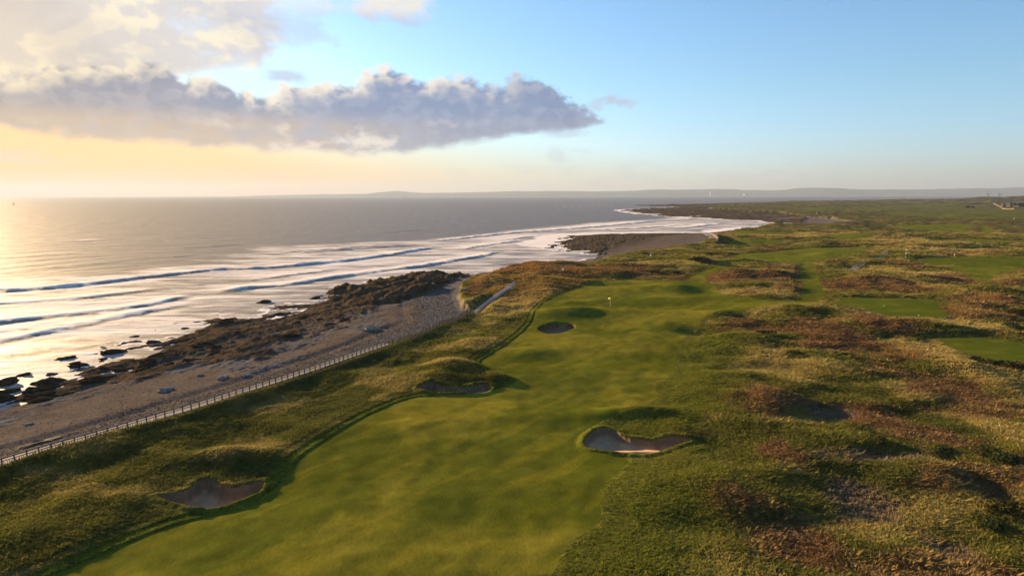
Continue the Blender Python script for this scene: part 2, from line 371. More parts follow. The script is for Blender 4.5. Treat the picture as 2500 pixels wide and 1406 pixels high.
BARE = [(2110, 1225, 100, 50), (2120, 1120, 170, 22), (2020, 1000, 80, 20), (2310, 1345, 70, 25), (1700, 640, 4, 1), (1890, 645, 60, 4), (1870, 690, 50, 5), (2060, 660, 50, 5), (2020, 547, 80, 7), (1990, 535, 80, 4), (2080, 550, 40, 4)]
BUMPS_W = [(*pix_ell(a, b, c_, d_), h) for a, b, c_, d_, h in BUMPS]
HEATH_W = [pix_ell(*q) for q in HEATH]; GOLD_W = [pix_ell(*q) for q in GOLD]; BARE_W = [pix_ell(*q) for q in BARE]


def blobs(x, y, lst, wob):
    r = np.zeros(x.shape, np.float32)
    for cx, cy_, rx, ry in lst:
        k = (abs(x - cx) < rx * 2.2) & (abs(y - cy_) < ry * 2.2)
        if k.any():
            q = ((x[k] - cx) / rx) ** 2 + ((y[k] - cy_) / ry) ** 2
            r[k] = np.maximum(r[k], np.exp(-q * 0.9))
    return ss(r + wob, 0.30, 0.75)


FC = ring([(600, 1440), (1000, 1150), (1330, 950), (1480, 800), (1500, 690)])
FC_Y = [q[1] for q in FC]; FC_X = [q[0] for q in FC]
DUNE_AZ = [(14, 2), (18, 3), (20, 5), (24, 8), (28, 12), (31, 16), (33, 19), (36, 24), (40, 28), (50, 32)]


def terrain(x, y):
    """height of the ground and what covers it"""
    x = np.asarray(x, np.float64).ravel(); y = np.asarray(y, np.float64).ravel()
    d = np.hypot(x, y)
    land = poly_sd(x, y, LAND); coast = poly_sd(x, y, COAST)
    wob = fbm(x / 9, y / 9, 3, 3)
    far = ss(d, 300, 1500)
    # mown ground
    mown = poly_sd(x, y, MOWN['fairway'], 30)
    left = ss(x - np.interp(y, FC_Y, FC_X), 3, -3) * ss(-y, -260, -240)
    mown = mown + 1.3 * wob * (1 - left) * ss(-y, -150, -130)
    tee = np.full(x.shape, -30, np.float32); tid = np.full(x.shape, -1)
    for i, p in enumerate(MOWN['tee']):
        s = poly_sd(x, y, p, 30); tid = np.where(s > tee, i, tid); tee = np.maximum(tee, s)
    farm = np.full(x.shape, -30, np.float32)
    for p in MOWN['far']: farm = np.maximum(farm, poly_sd(x, y, p, 30))
    field = np.full(x.shape, -60, np.float32)
    for p in MOWN['field']: field = np.maximum(field, poly_sd(x, y, p, 60))
    cut = np.maximum(np.maximum(mown, tee), farm)
    allcut = np.maximum(cut, field)
    rough = ss(-allcut, 0.0, 9.0)
    # inland height
    n60 = fbm(x / 75, y / 75, 11, 2); n18 = fbm(x / 21, y / 21, 21, 3); n6 = fbm(x / 6.5, y / 8, 31, 2)
    big = fbm(x / 260, y / 260, 41, 2)
    z = 6.0 + 0.35 * n60 * (1 - 0.4 * ss(-d, -60, -40))
    z = z + rough * (0.85 * n18 + 0.22 * n6 + 0.25) + (1 - rough) * (0.27 * n18 + 0.07 * n6 + .035 * gn(x / 2.2, y / 2.2, 33)) + far * (1.2 * big + 1.4 * n60 + 1.3 * np.maximum(0, fbm(x / 95, y / 38, 43, 3)) * ss(-field, -10, 30))
    for cx, cy_, rx, ry, h in BUMPS_W:
        hs_ = .45 if h < 0 and cy_ < 130 else 1.0
        k = (abs(x - cx) < rx * 2.4) & (abs(y - cy_) < ry * 2.4)
        if k.any():
            q = ((x[k] - cx) / rx) ** 2 + ((y[k] - cy_) / ry) ** 2
            z[k] += h * hs_ * np.exp(-q * 1.2)
    # sea bank along the fence and the dip behind it
    al = ss(-y, -190, -140) * ss(land, -1, 3)
    z += al * (-0.35 * np.exp(-((land - 3) / 4.5) ** 2) - (0.50 + .35 * n18) * np.exp(-((land - 11 - 3 * n60) / 6.0) ** 2) + 0.15 * np.exp(-((land - 21) / 5) ** 2))
    # far dunes
    azm = np.degrees(np.arctan2(x, y))
    rh = np.interp(azm, [q[0] for q in DUNE_AZ], [q[1] for q in DUNE_AZ])
    dn = np.exp(-((y - 2850) / 260) ** 2)
    z += dn * np.maximum(0, rh - 6) * (1 + 0.25 * fbm(x / 110, y / 200, 51, 3)) + far * ss(y, 1700, 2700) * 2.0 * np.maximum(0, fbm(x / 150, y / 110, 61, 3))
    # grass height: cut grass lies lower than the rough
    z += (0.02 + 0.10 * left) * ss(-allcut, 0.0, 0.35) + 0.11 * left * ss(-allcut, 1.3, 1.7)
    # shore
    dl = np.maximum(-land, 0); dc = np.maximum(coast, 0)
    t = dc / (dc + dl + 0.01)
    zs = -0.25 + 4.9 * t ** 1.25 + 0.10 * gn(x / 7, y / 7, 71) * ss(dl, 2, 8) - 0.35 * ss(np.abs(dl - 17), 3.0, 0.0) * ss(-y, -260, -150)
    zsea = -0.25 - 0.045 * np.maximum(-coast, 0)
    zs = np.where(coast > 0, zs, np.maximum(zsea, -4))
    # reef
    reef = np.full(x.shape, -60, np.float32)
    for p in REEF: reef = np.maximum(reef, poly_sd(x, y, p, 60))
    mass = poly_sd(x, y, MASSIF, 60)
    ca, sa = math.cos(R(58)), math.sin(R(58))
    uu = x * ca + y * sa; vv = -x * sa + y * ca              # along and across the strike of the beds
    rn = fbm(uu / 19, vv / 9, 81, 4, 2.1, 0.55)
    q = rn * 3.2; fq = q - np.floor(q)
    ledge = (np.floor(q) + ss(fq, 0.55, 0.98)) / 3.2
    chip = fbm(uu / 2.6, vv / 1.1, 91, 3)
    rk = 0.55 * ledge + 0.45 * rn
    rw = ss(reef + 5.0 * wob + 1.0, 0, 4.0)
    mw = ss(mass + 5 * wob, -2, 7)
    scale = 1 - .55 * ss(d, 380, 700)
    rz = rw * (0.16 + scale * .72 * rk + 0.2 * chip * (1 - far)) + mw * (1.5 + 1.0 * rk) + rw * ss(d, 600, 1000) * (.55 + 1.5 * fbm(x / 70, y / 55, 85, 4, 2.1, .6))
    zs = zs + rz - .42 * rw * (1 - mw) * ss(-coast, -34, -8) * (1 - far)
    rockness = np.clip(ss(rz, -0.12, 0.12) * rw + mw, 0, 1)
    slab = ss(reef + 9 * wob + 9, 0, 6) * ss(rn + 0.25 * chip, -0.05, 0.25) * (1 - rockness) * (coast > 0) * ss(-y, -330, -300)
    zs += slab * (0.12 + 0.16 * chip)
    shelf = ss(-y, -150, -132) * 3.0
    step_h = ss(land + shelf + 0.8 * wob * ss(y, 150, 170), -0.6, 0.5)
    z = np.where(land < 1.5, z * (1 - ss(-land, -1.5, 0.0) * ss(shelf, 0, 3)) + 6.35 * ss(-land, -1.5, 0.0) * ss(shelf, 0, 3), z)
    z = zs * (1 - step_h) + z * step_h
    # the ramp's cutting
    a, b = np.asarray(RAMP[0]), np.asarray(RAMP[-1]); ab = b - a
    tr = np.clip(((x - a[0]) * ab[0] + (y - a[1]) * ab[1]) / (ab @ ab), 0, 1)
    rd_ = line_d(x, y, RAMP); kr = ss(-rd_, -4.0, -1.6)
    z = z * (1 - kr) + (RAMP_Z[0] + (RAMP_Z[1] - RAMP_Z[0]) * tr - .25) * kr
    # bunkers
    sand = np.full(x.shape, -30, np.float32); bid = np.full(x.shape, -1); face = np.zeros(x.shape)
    jit = 0.13 * fbm(x / 1.1, y / 1.1, 101, 2)
    for i, (p, dep, wd) in enumerate(BUNK):
        s = poly_sd(x, y, p, 25) + jit * (0.35 if i == 3 else 1)
        bid = np.where(s > sand, i, bid); sand = np.maximum(sand, s)
        cx, cy_ = np.mean(np.asarray(p), 0)
        k = s > -0.2
        if k.any():
            lo = terr_rim[i]
            py_ = np.asarray(p)[:, 1]; fr_ = ss((y[k] - py_.min()) / (py_.max() - py_.min()), -.05, .55)
            fl = lo - dep * (fr_ if i != 3 else .6 + .4 * fr_) + 0.05 * gn(x[k] / 2, y[k] / 2, 5) + .12
            f = ss(s[k], -0.05, wd) ** 0.8
            z[k] = z[k] * (1 - f) + fl * f
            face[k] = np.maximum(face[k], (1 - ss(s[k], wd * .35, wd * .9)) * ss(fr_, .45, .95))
        kk = (s > -1.2) & (s <= 0.0)
        if kk.any() and i != 3: z[kk] += 0.22 * ss(s[kk], -1.2, -0.2) * (1 + jit[kk])
    # tees are level
    for i, p in enumerate(MOWN['tee']):
        k = (tid == i) & (tee > -2.5)
        if k.any():
            f = ss(tee[k], -2.5, 0.2); z[k] = z[k] * (1 - f) + TEE_Z[i] * f
    return dict(x=x, y=y, z=z, d=d, land=land, coast=coast, mown=mown, tee=tee, tid=tid, left=left, farm=farm, field=field, cut=cut, allcut=allcut, sand=sand, bid=bid, face=face,
                rock=rockness * (step_h < 0.5), slab=slab * (step_h < 0.5), wob=wob, n18=n18, n6=n6, far=far, azm=azm, mass=mass, chip=chip, rn=rn, n60=n60, step=step_h)


RAMP_Z = (5.0, 7.2)
TEE_Z = [6.4, 6.2, 6.3]
terr_rim = [5.75, 6.0, 6.0, 6.1]


def colour(T):
    """base colours of the ground (albedo, with shade painted into bunker back faces and the pot bunker)"""
    x, y, wob, n18, n6, far = (T[k] for k in ('x', 'y', 'wob', 'n18', 'n6', 'far'))
    def C(*v): return np.array(v, np.float32)
    def mixc(c, v, f): return c * (1 - f[:, None]) + v * f[:, None]
    fine = fbm(x / 2.2, y / 2.8, 131, 3)
    heath = np.clip(blobs(x, y, HEATH_W, 0.35 * wob + 0.2 * fine) + 0.75 * ss(fbm(x / 26, y / 20, 141, 3) + .12 * fine, 0.28, 0.48) * ss(x - 0.25 * y, -12, 15), 0, 1)
    gold = np.clip(blobs(x, y, GOLD_W, 0.3 * wob + 0.25 * fine) + 0.65 * ss(fbm(x / 14, y / 14, 151, 3) + .2 * fine, 0.18, 0.5), 0, 1)
    bare = blobs(x, y, BARE_W, 0.28 * wob + 0.25 * fine)
    c = np.tile(C(.076, .072, .015), (len(x), 1))
    c = mixc(c, C(.104, .094, .018), ss(n6 + fine * .5, 0, .6) * .7)
    c = mixc(c, C(.048, .052, .014), ss(-n18 - .3 * fine, .1, .6) * .6)
    c = mixc(c, C(.235, .172, .055), gold * .8)
    c = mixc(c, C(.118, .062, .028), heath * .86)
    bandg = ss(T['mown'] + 2.5 * wob, -17, -5) * (1 - T['left']) * ss(-y, -165, -135)
    c = mixc(c, C(.085, .090, .013), bandg * .85)
    hl = ss(T['azm'], -4.5, -1.5) * ss(y, 175, 215) * ss(-y, -420, -300) * ss(-x, -45, -20)
    c = mixc(c, C(.170, .090, .026), hl * .55)
    c = mixc(c, C(.120, .085, .055), bare * .8)
    bands = fbm(x / 190, y / 75, 191, 3)
    c = mixc(c, C(.062, .050, .026), far * ss(bands, .05, .35) * .8)
    c = mixc(c, C(.130, .110, .045), far * ss(-bands, .1, .4) * .6)
    c = mixc(c, C(.064, .070, .020), far * .2)
    # mown
    m1 = C(.086, .094, .011); m2 = C(.146, .134, .016)
    mc = mixc(np.tile(m1, (len(x), 1)), m2, ss(fbm(x / 16, y / 30, 161, 3) + .15 * fine, -.25, .45))
    mc = mixc(mc, C(.074, .084, .008), ss(fbm(x / 34, y / 22, 171, 2), .05, .5) * .8)
    mu = x * .80 - y * .60; mv = x * .60 + y * .80
    mc = mixc(mc, C(.160, .142, .013), ss(fbm(mu / 3.2, mv / 26, 175, 3), .12, .6) * .4)
    mc = mixc(mc, C(.066, .078, .007), ss(fbm(mu / 4.5, mv / 30, 176, 3), .15, .6) * .35)
    mc *= (1 + 0.10 * fine)[:, None]
    tc_ = mixc(np.tile(C(.070, .090, .010), (len(x), 1)), C(.098, .104, .012), ss(fbm(x / 9, y / 5, 177, 3), -.1, .5))
    semi = ss(T['mown'], -1.7, -1.4) * (1 - ss(T['mown'], -.1, .1)) * T['left']
    c = mixc(c, C(.074, .088, .009), semi * .75)
    fc = np.maximum(ss(T['farm'], -2, 3), 0)
    c = mixc(c, C(.104, .114, .013), fc)
    c = mixc(c, C(.090, .098, .022), ss(T['field'], -6, 10) * .9)
    c = np.where((T['mown'] > 0)[:, None], mc, c)
    c = np.where((T['tee'] > 0)[:, None], tc_, c)
    # sand
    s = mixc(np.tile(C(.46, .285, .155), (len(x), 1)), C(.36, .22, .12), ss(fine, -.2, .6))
    s = mixc(s, C(.10, .064, .038), T['face'] * np.where(T['bid'] == 3, .9, .8))  # earth-brown back face, its shade painted in as extra darkening
    s = np.where((T['bid'] == 3)[:, None], s * .55, s)  # pot bunker: sand colour darkened to stand in for its shade
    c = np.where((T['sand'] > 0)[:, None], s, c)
    # shore
    beach = mixc(np.tile(C(.096, .079, .065), (len(x), 1)), C(.096, .089, .085), ss(T['land'] + 4 * wob, -16, -9))
    beach = mixc(beach, C(.095, .076, .060), ss(np.abs(T['land'] + 13.5 + 2 * wob), 3, .5) * .5)
    beach = mixc(beach, C(.040, .029, .020), ss(-T['land'] + 6 * wob, 34, 48) * .5)
    dune2 = blobs(x, y, [pix_ell(2030, 548, 90, 6), pix_ell(1600, 590, 110, 8)], .2 * wob)
    beach = mixc(beach, C(.11, .08, .058), dune2 * .8)
    beach = mixc(beach, C(.095, .092, .092), T['slab'] * .9)
    rk = mixc(np.tile(C(.064, .045, .026), (len(x), 1)), C(.034, .025, .016), ss(T['chip'], -.1, .5))
    rk = mixc(rk, C(.038, .026, .010), ss(fbm(x / 11, y / 11, 181, 2), 0, .5) * .6)
    rk = mixc(rk, C(.05, .046, .042), ss(T['chip'] + .6 * T['rn'], .35, .8) * .35 * (1 - ss(T['mass'], -8, 2)))
    rk = mixc(rk, C(.06, .045, .027), ss(T['d'], 350, 700) * .4)
    beach = mixc(beach, rk, T['rock'])
    f = (T['step'] < 0.5)[:, None]
    c = np.where(f, beach, c)
    return np.clip(c, 0, 1)



# ------------------------------------------------------------------ mesh helpers
def link(o, parent=None):
    COL.objects.link(o)
    if parent is not None: o.parent = parent
    return o


def tag(o, label=None, cat=None, group=None, kind=None):
    if label: o['label'] = label
    if cat: o['category'] = cat
    if group: o['group'] = group
    if kind: o['kind'] = kind
    return o


def np_mesh(name, co, quads, mat, attrs=None, smooth_=True):
    me = bpy.data.meshes.new(name)
    nv, nf = len(co), len(quads)
    me.vertices.add(nv); me.vertices.foreach_set('co', np.ascontiguousarray(co, np.float32).ravel())
    k = quads.shape[1]
    me.loops.add(nf * k); me.loops.foreach_set('vertex_index', np.ascontiguousarray(quads, np.int32).ravel())
    me.polygons.add(nf); me.polygons.foreach_set('loop_start', np.arange(0, nf * k, k, dtype=np.int32))
    me.polygons.foreach_set('use_smooth', np.full(nf, smooth_))
    for an, av in (attrs or {}).items():
        if av.ndim == 2:
            a = me.attributes.new(an, 'FLOAT_COLOR', 'POINT')
            a.data.foreach_set('color', np.concatenate([av, np.ones((nv, 1))], 1).astype(np.float32).ravel())
        else:
            a = me.attributes.new(an, 'FLOAT', 'POINT'); a.data.foreach_set('value', av.astype(np.float32).ravel())
    me.update(calc_edges=True)
    if mat: me.materials.append(mat)
    return me


def sub_mesh(name, co, quads, keep, mat, attrs):
    q = quads[keep]
    ids, inv = np.unique(q, return_inverse=True)
    return np_mesh(name, co[ids], inv.reshape(q.shape), mat, {k: v[ids] for k, v in attrs.items()})


def empty(name, loc=(0, 0, 0), rz=0):
    o = bpy.data.objects.new(name, None); link(o); o.location = loc; o.rotation_euler = (0, 0, rz); o.empty_display_size = .3
    return o


def mesh_obj(name, bm, mat, parent=None, smooth_=False):
    me = bpy.data.meshes.new(name); bm.to_mesh(me); bm.free()
    if mat: me.materials.append(mat)
    if smooth_: me.polygons.foreach_set('use_smooth', [True] * len(me.polygons))
    return link(bpy.data.objects.new(name, me), parent)


def add_box(bm, c, s, rot=None):
    mt = Matrix.Translation(c) @ (rot.to_4x4() if rot else Matrix.Identity(4)) @ Matrix.Diagonal((*s, 1))
    return bmesh.ops.create_cube(bm, size=1, matrix=mt)['verts']


def add_bar(bm, a, b, wx, wz):
    a = Vector(a); b = Vector(b); v = b - a
    q = v.to_track_quat('Y', 'Z').to_matrix()
    add_box(bm, (a + b) / 2, (wx, v.length, wz), q)


def add_cone(bm, a, b, ra, rb, n=8):
    a = Vector(a); b = Vector(b); v = b - a
    mt = Matrix.Translation((a + b) / 2) @ v.to_track_quat('Z', 'Y').to_matrix().to_4x4()
    bmesh.ops.create_cone(bm, cap_ends=True, segments=n, radius1=ra, radius2=rb, depth=v.length, matrix=mt)


# ------------------------------------------------------------------ materials
def material(name):
    mt = bpy.data.materials.new(name); mt.use_nodes = True
    mt.node_tree.nodes.clear(); t = NT(mt.node_tree)
    o = t.n.new('ShaderNodeOutputMaterial'); b = t.n.new('ShaderNodeBsdfPrincipled')
    t.l.new(b.outputs[0], o.inputs[0])
    return mt, t, b


def pos(t): return t.n.new('ShaderNodeNewGeometry').outputs['Position']


def attr(t, name, typ='GEOMETRY', out=0):
    n = t.n.new('ShaderNodeAttribute'); n.attribute_name = name; n.attribute_type = typ
    return n.outputs[out]


def bump(t, h, strength, dist, prev=None):
    n = t.n.new('ShaderNodeBump'); n.inputs['Strength'].default_value = strength; n.inputs['Distance'].default_value = dist
    t.l.new(h, n.inputs['Height'])
    if prev is not None: t.l.new(prev, n.inputs['Normal'])
    return n.outputs[0]


def ground_mat(name, noises, rough=1.0, spec=0.0, bumps=()):
    """vertex base colour broken up by several noises: (scale, stretch, amount)"""
    mt, t, b = material(name)
    p = pos(t); c = attr(t, 'albedo')
    for sc, st, am in noises:
        n = t.noise(t.map(p, rot=(0, 0, R(st[1])), scale=(1, st[0], 1)), sc, 3, 0.6)
        f = t.lin(n, 0.3, 0.7, 1 - am, 1 + am)
        cc = t.n.new('ShaderNodeCombineColor'); [t.l.new(f, cc.inputs[i]) for i in range(3)]
        c = t.mix(1.0, c, cc.outputs[0], 'MULTIPLY')
    t.l.new(c, b.inputs['Base Color'])
    b.inputs['Roughness'].default_value = rough; b.inputs['Specular IOR Level'].default_value = spec
    pr = None
    for sc, st, di in bumps:
        pr = bump(t, t.noise(t.map(p, scale=(1, 1, 1)), sc, 4, 0.65), st, di, pr)
    if pr is not None: t.l.new(pr, b.inputs['Normal'])
    return mt


M = {}
M['rough'] = ground_mat('rough_turf', [(0.9, (1, 0), .35), (3.5, (1, 0), .4), (0.12, (1, 0), .2)], bumps=[(1.6, .8, .5), (5.0, .6, .25)])
M['fair'] = ground_mat('mown_turf', [(0.5, (1, 0), .14), (5.0, (.3, 25), .14), (0.06, (1, 0), .12)], bumps=[(3.0, .35, .08)])
M['sand'] = ground_mat('bunker_sand', [(2.0, (1, 0), .12), (9, (1, 0), .12)], bumps=[(4.0, .4, .08)])


def shore_mat():
    mt, t, b = material('shingle')
    p = pos(t)
    vo = t.n.new('ShaderNodeTexVoronoi'); vo.inputs['Scale'].default_value = 5.5; t.l.new(p, vo.inputs['Vector'])
    h = t.n.new('ShaderNodeSeparateColor'); t.l.new(vo.outputs['Color'], h.inputs[0])
    f = t.lin(h.outputs[0], 0, 1, .78, 1.25)
    n = t.lin(t.noise(p, 0.25, 3), .3, .7, .8, 1.2)
    f = t.mul(f, n)
    cc = t.n.new('ShaderNodeCombineColor'); [t.l.new(f, cc.inputs[i]) for i in range(3)]
    t.l.new(t.mix(1.0, attr(t, 'albedo'), cc.outputs[0], 'MULTIPLY'), b.inputs['Base Color'])
    b.inputs['Roughness'].default_value = .95; b.inputs['Specular IOR Level'].default_value = 0
    t.l.new(bump(t, vo.outputs['Distance'], .25, -.05), b.inputs['Normal'])
    return mt


M['beach'] = shore_mat()


def rock_mat(name='reef_rock', use_attr=True, base=(.06, .045, .03)):
    mt, t, b = material(name)
    p = pos(t)
    bed = t.map(p, rot=(0, 0, R(-58)), scale=(.28, 1.6, 1.6))
    n1_ = t.noise(bed, 1.2, 6, .65, .4)
    n2_ = t.noise(p, 2.6, 5, .65)
    f = t.mul(t.lin(n1_, .3, .7, .55, 1.5), t.lin(n2_, .3, .7, .65, 1.4))
    cc = t.n.new('ShaderNodeCombineColor'); [t.l.new(f, cc.inputs[i]) for i in range(3)]
    c_ = attr(t, 'albedo') if use_attr else base
    t.l.new(t.mix(1.0, c_, cc.outputs[0], 'MULTIPLY'), b.inputs['Base Color'])
    b.inputs['Roughness'].default_value = .9; b.inputs['Specular IOR Level'].default_value = 0
    t.l.new(bump(t, n2_, .5, .12, bump(t, n1_, .5, .25)), b.inputs['Normal'])
    return mt


M['reef'] = rock_mat()


def plain(name, col, rough=.8, var=.25, scale=6.0, spec=.05, metal=0.0):
    mt, t, b = material(name)
    tcn = t.n.new('ShaderNodeTexCoord')
    f = t.lin(t.noise(tcn.outputs['Object'], scale, 4, .6), .3, .7, 1 - var, 1 + var)
    cc = t.n.new('ShaderNodeCombineColor'); [t.l.new(f, cc.inputs[i]) for i in range(3)]
    t.l.new(t.mix(1.0, (*col, 1), cc.outputs[0], 'MULTIPLY'), b.inputs['Base Color'])
    b.inputs['Roughness'].default_value = rough; b.inputs['Specular IOR Level'].default_value = spec; b.inputs['Metallic'].default_value = metal
    return mt


M['wood'] = plain('weathered_wood', (.10, .085, .07))
M['stake'] = plain('split_chestnut', (.16, .115, .065))
M['concrete'] = plain('pale_concrete', (.19, .17, .155), scale=.8, var=.15)
M['rail'] = plain('galvanised_rail', (.45, .44, .45), rough=.5)
M['white'] = plain('white_paint', (.8, .8, .78), var=.05)
M['flag'] = plain('yellow_flag_cloth', (.75, .72, .25), var=.05)
M['dark'] = plain('dark_cloth', (.025, .025, .03))
M['skin'] = plain('skin', (.45, .28, .2), var=.05)
M['navy'] = plain('navy_cloth', (.03, .04, .08)); M['grey'] = plain('grey_cloth', (.16, .16, .17)); M['pale'] = plain('pale_cloth', (.5, .48, .45)); M['redc'] = plain('red_paint', (.45, .04, .03), var=.05)
M['black'] = plain('black_bag', (.02, .02, .022), rough=.5)
M['stone'] = plain('field_stone', (.11, .085, .06), scale=1.4, var=.35)
M['slate'] = plain('slate_roof', (.09, .09, .10), scale=2.0)
M['rockgrey'] = rock_mat('pale_boulder', False, (.22, .19, .16))
M['rockdark'] = rock_mat('weedy_rock', False, (.032, .023, .013))
M['weed'] = plain('stranded_seaweed', (.05, .035, .02), scale=3)


# ------------------------------------------------------------------ ground sheet (finer near the viewer)
def az_cols(n, half, extra, wide):
    a = np.linspace(-half, half, n)
    e = np.linspace(half, wide, extra + 1)[1:]
    return np.concatenate([-e[::-1], a, e])


def grid(cols, dist):
    A, D = np.meshgrid(np.radians(cols), dist)
    nx, ny = len(cols), len(dist)
    i = np.arange(ny - 1)[:, None] * nx + np.arange(nx - 1)[None, :]
    q = np.stack([i, i + 1, i + nx + 1, i + nx], -1).reshape(-1, 4)
    return (np.sin(A) * D).ravel(), (np.cos(A) * D).ravel(), q


inv = np.concatenate([np.linspace(1 / 40, 1 / 600, 780), np.linspace(1 / 600, 1 / 4600, 110)[1:]])
gx, gy, gq = grid(az_cols(1040, 39.5, 14, 62), 1 / inv)
T = terrain(gx, gy)
co = np.stack([gx, gy, T['z']], 1)
alb = colour(T)
fz = T['z'][gq].max(1)
def fmean(k): return T[k][gq].mean(1)
ok = fz > -1.1
island = fmean('step') >= 0.5
sandf = (fmean('sand') > 0) & island
teef = (fmean('tee') > 0) & island
mownf = (fmean('mown') > 0) & island & ~sandf & ~teef
rockf = (fmean('rock') > 0.45) & ~island
roughf = island & ~sandf & ~mownf & ~teef
beachf = ~island & ~rockf
AT = {'albedo': alb}
for nm, keep, mt in (('rough_ground', roughf, 'rough'), ('fairway', mownf, 'fair'), ('shingle_beach', beachf & ok, 'beach'), ('rock_reef', rockf & ok, 'reef')):
    tag(link(bpy.data.objects.new(nm, sub_mesh(nm, co, gq, keep, M[mt], AT))), kind='structure')
bidf = T['bid'][gq[:, 0]]; tidf = T['tid'][gq[:, 0]]
BL = ['sand bunker with a grassy tongue in its back wall, nearest the shore fence', 'kidney shaped sand bunker with a sunlit right tip beside the rough', 'long sand bunker cut into the dune bank beside the fairway edge', 'round pot bunker in front of the green']
for i in range(4):
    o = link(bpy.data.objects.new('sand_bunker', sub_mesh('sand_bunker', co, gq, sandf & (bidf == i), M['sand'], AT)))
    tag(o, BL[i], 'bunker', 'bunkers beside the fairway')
TL = ['flat rectangular tee lawn beyond the green path', 'flat tee lawn at the right edge behind the scrub', 'flat lawn in front of the golfers']
for i in range(3):
    o = link(bpy.data.objects.new('tee_lawn', sub_mesh('tee_lawn', co, gq, teef & (tidf == i), M['fair'], AT)))
    tag(o, TL[i], 'tee', 'tee lawns', 'structure')


def ground_z(x, y):
    return terrain(np.array([x], float), np.array([y], float))['z']


def gz(pts):
    a = np.asarray(pts, float); return terrain(a[:, 0], a[:, 1])['z']


# sea bed sheet reaching past the horizon, under everything
bm = bmesh.new()
vs = [bm.verts.new((math.sin(2 * math.pi * i / 48) * 35500, math.cos(2 * math.pi * i / 48) * 35500, -5.0)) for i in range(48)]
bm.faces.new(vs[::-1])
tag(mesh_obj('sea_bed', bm, plain('sea_bed_silt', (.05, .06, .05))), kind='structure')

# ------------------------------------------------------------------ sea
# breaking and swelling crests: pixels at sea level, height, foam
CREST = [([(-300, 815), (0, 788), (216, 763), (360, 745), (479, 716)], .75, 1.0),
         ([(-300, 870), (0, 833), (180, 797), (313, 768), (468, 740)], .6, 1.0),
         ([(-300, 905), (0, 873), (144, 850), (288, 833), (400, 818)], .3, .35),
         ([(-400, 722), (0, 713), (144, 703), (288, 685), (396, 673), (522, 659), (600, 657), (720, 649), (900, 631), (998, 613), (1084, 603)], 1.15, 1.0),
         ([(518, 718), (612, 701), (720, 693), (885, 667), (1027, 651), (1141, 631), (1226, 614)], .95, 1.0),
         ([(150, 592), (200, 588), (240, 585), (280, 588)], 1.0, .55), ([(380, 610), (500, 603), (620, 596)], .8, 0), ([(360, 632), (511, 623)], .7, 0),
         ([(700, 620), (820, 611), (930, 603), (1040, 598)], 1.0, .15), ([(-200, 636), (0, 631), (250, 616)], .6, 0), ([(640, 578), (760, 572)], .7, 0),
         ([(1030, 590), (1120, 583), (1248, 568), (1346, 562), (1480, 551), (1598, 539)], 1.2, 1.0), ([(1320, 552), (1404, 549)], 1.4, 0),
         ([(1640, 558), (1700, 552), (1770, 544)], 1.0, 1.0), ([(1560, 535), (1700, 534), (1828, 531)], 1.3, 1.0),
         ([(1364, 506), (1440, 503), (1510, 500)], 1.0, .45), ([(900, 570), (1060, 560)], .8, 0), ([(1200, 590), (1300, 575), (1360, 572)], .5, .9),
         ([(-300, 755), (0, 745), (200, 728), (330, 712), (420, 700)], .5, .7), ([(560, 690), (700, 672), (840, 655)], .5, .6), ([(640, 622), (800, 608), (960, 596)], .6, .5), ([(1100, 612), (1200, 596), (1290, 583)], .5, .8), ([(1420, 563), (1560, 556), (1700, 548)], .8, .8), ([(-300, 855), (0, 815), (200, 782)], .4, .6),
         ([(980, 545), (1100, 540)], .9, 0), ([(500, 560), (640, 556)], .8, 0)]
CREST = [(smooth(ring(p, 0.0), 2, False), h, f) for p, h, f in CREST]
FOAMZ = ring([(-500, 800), (-200, 700), (0, 690), (300, 668), (520, 640), (640, 603), (780, 597), (1000, 588), (1120, 580), (1250, 565), (1360, 552), (1440, 545), (1600, 535), (1700, 528), (1850, 528), (1950, 548), (1700, 570), (1480, 620), (1300, 665), (820, 720), (400, 830), (0, 970), (-400, 1100)], 0.0)
SN = Vector((-0.83, 0.55)).normalized(); SA = Vector((0.55, 0.83)).normalized()


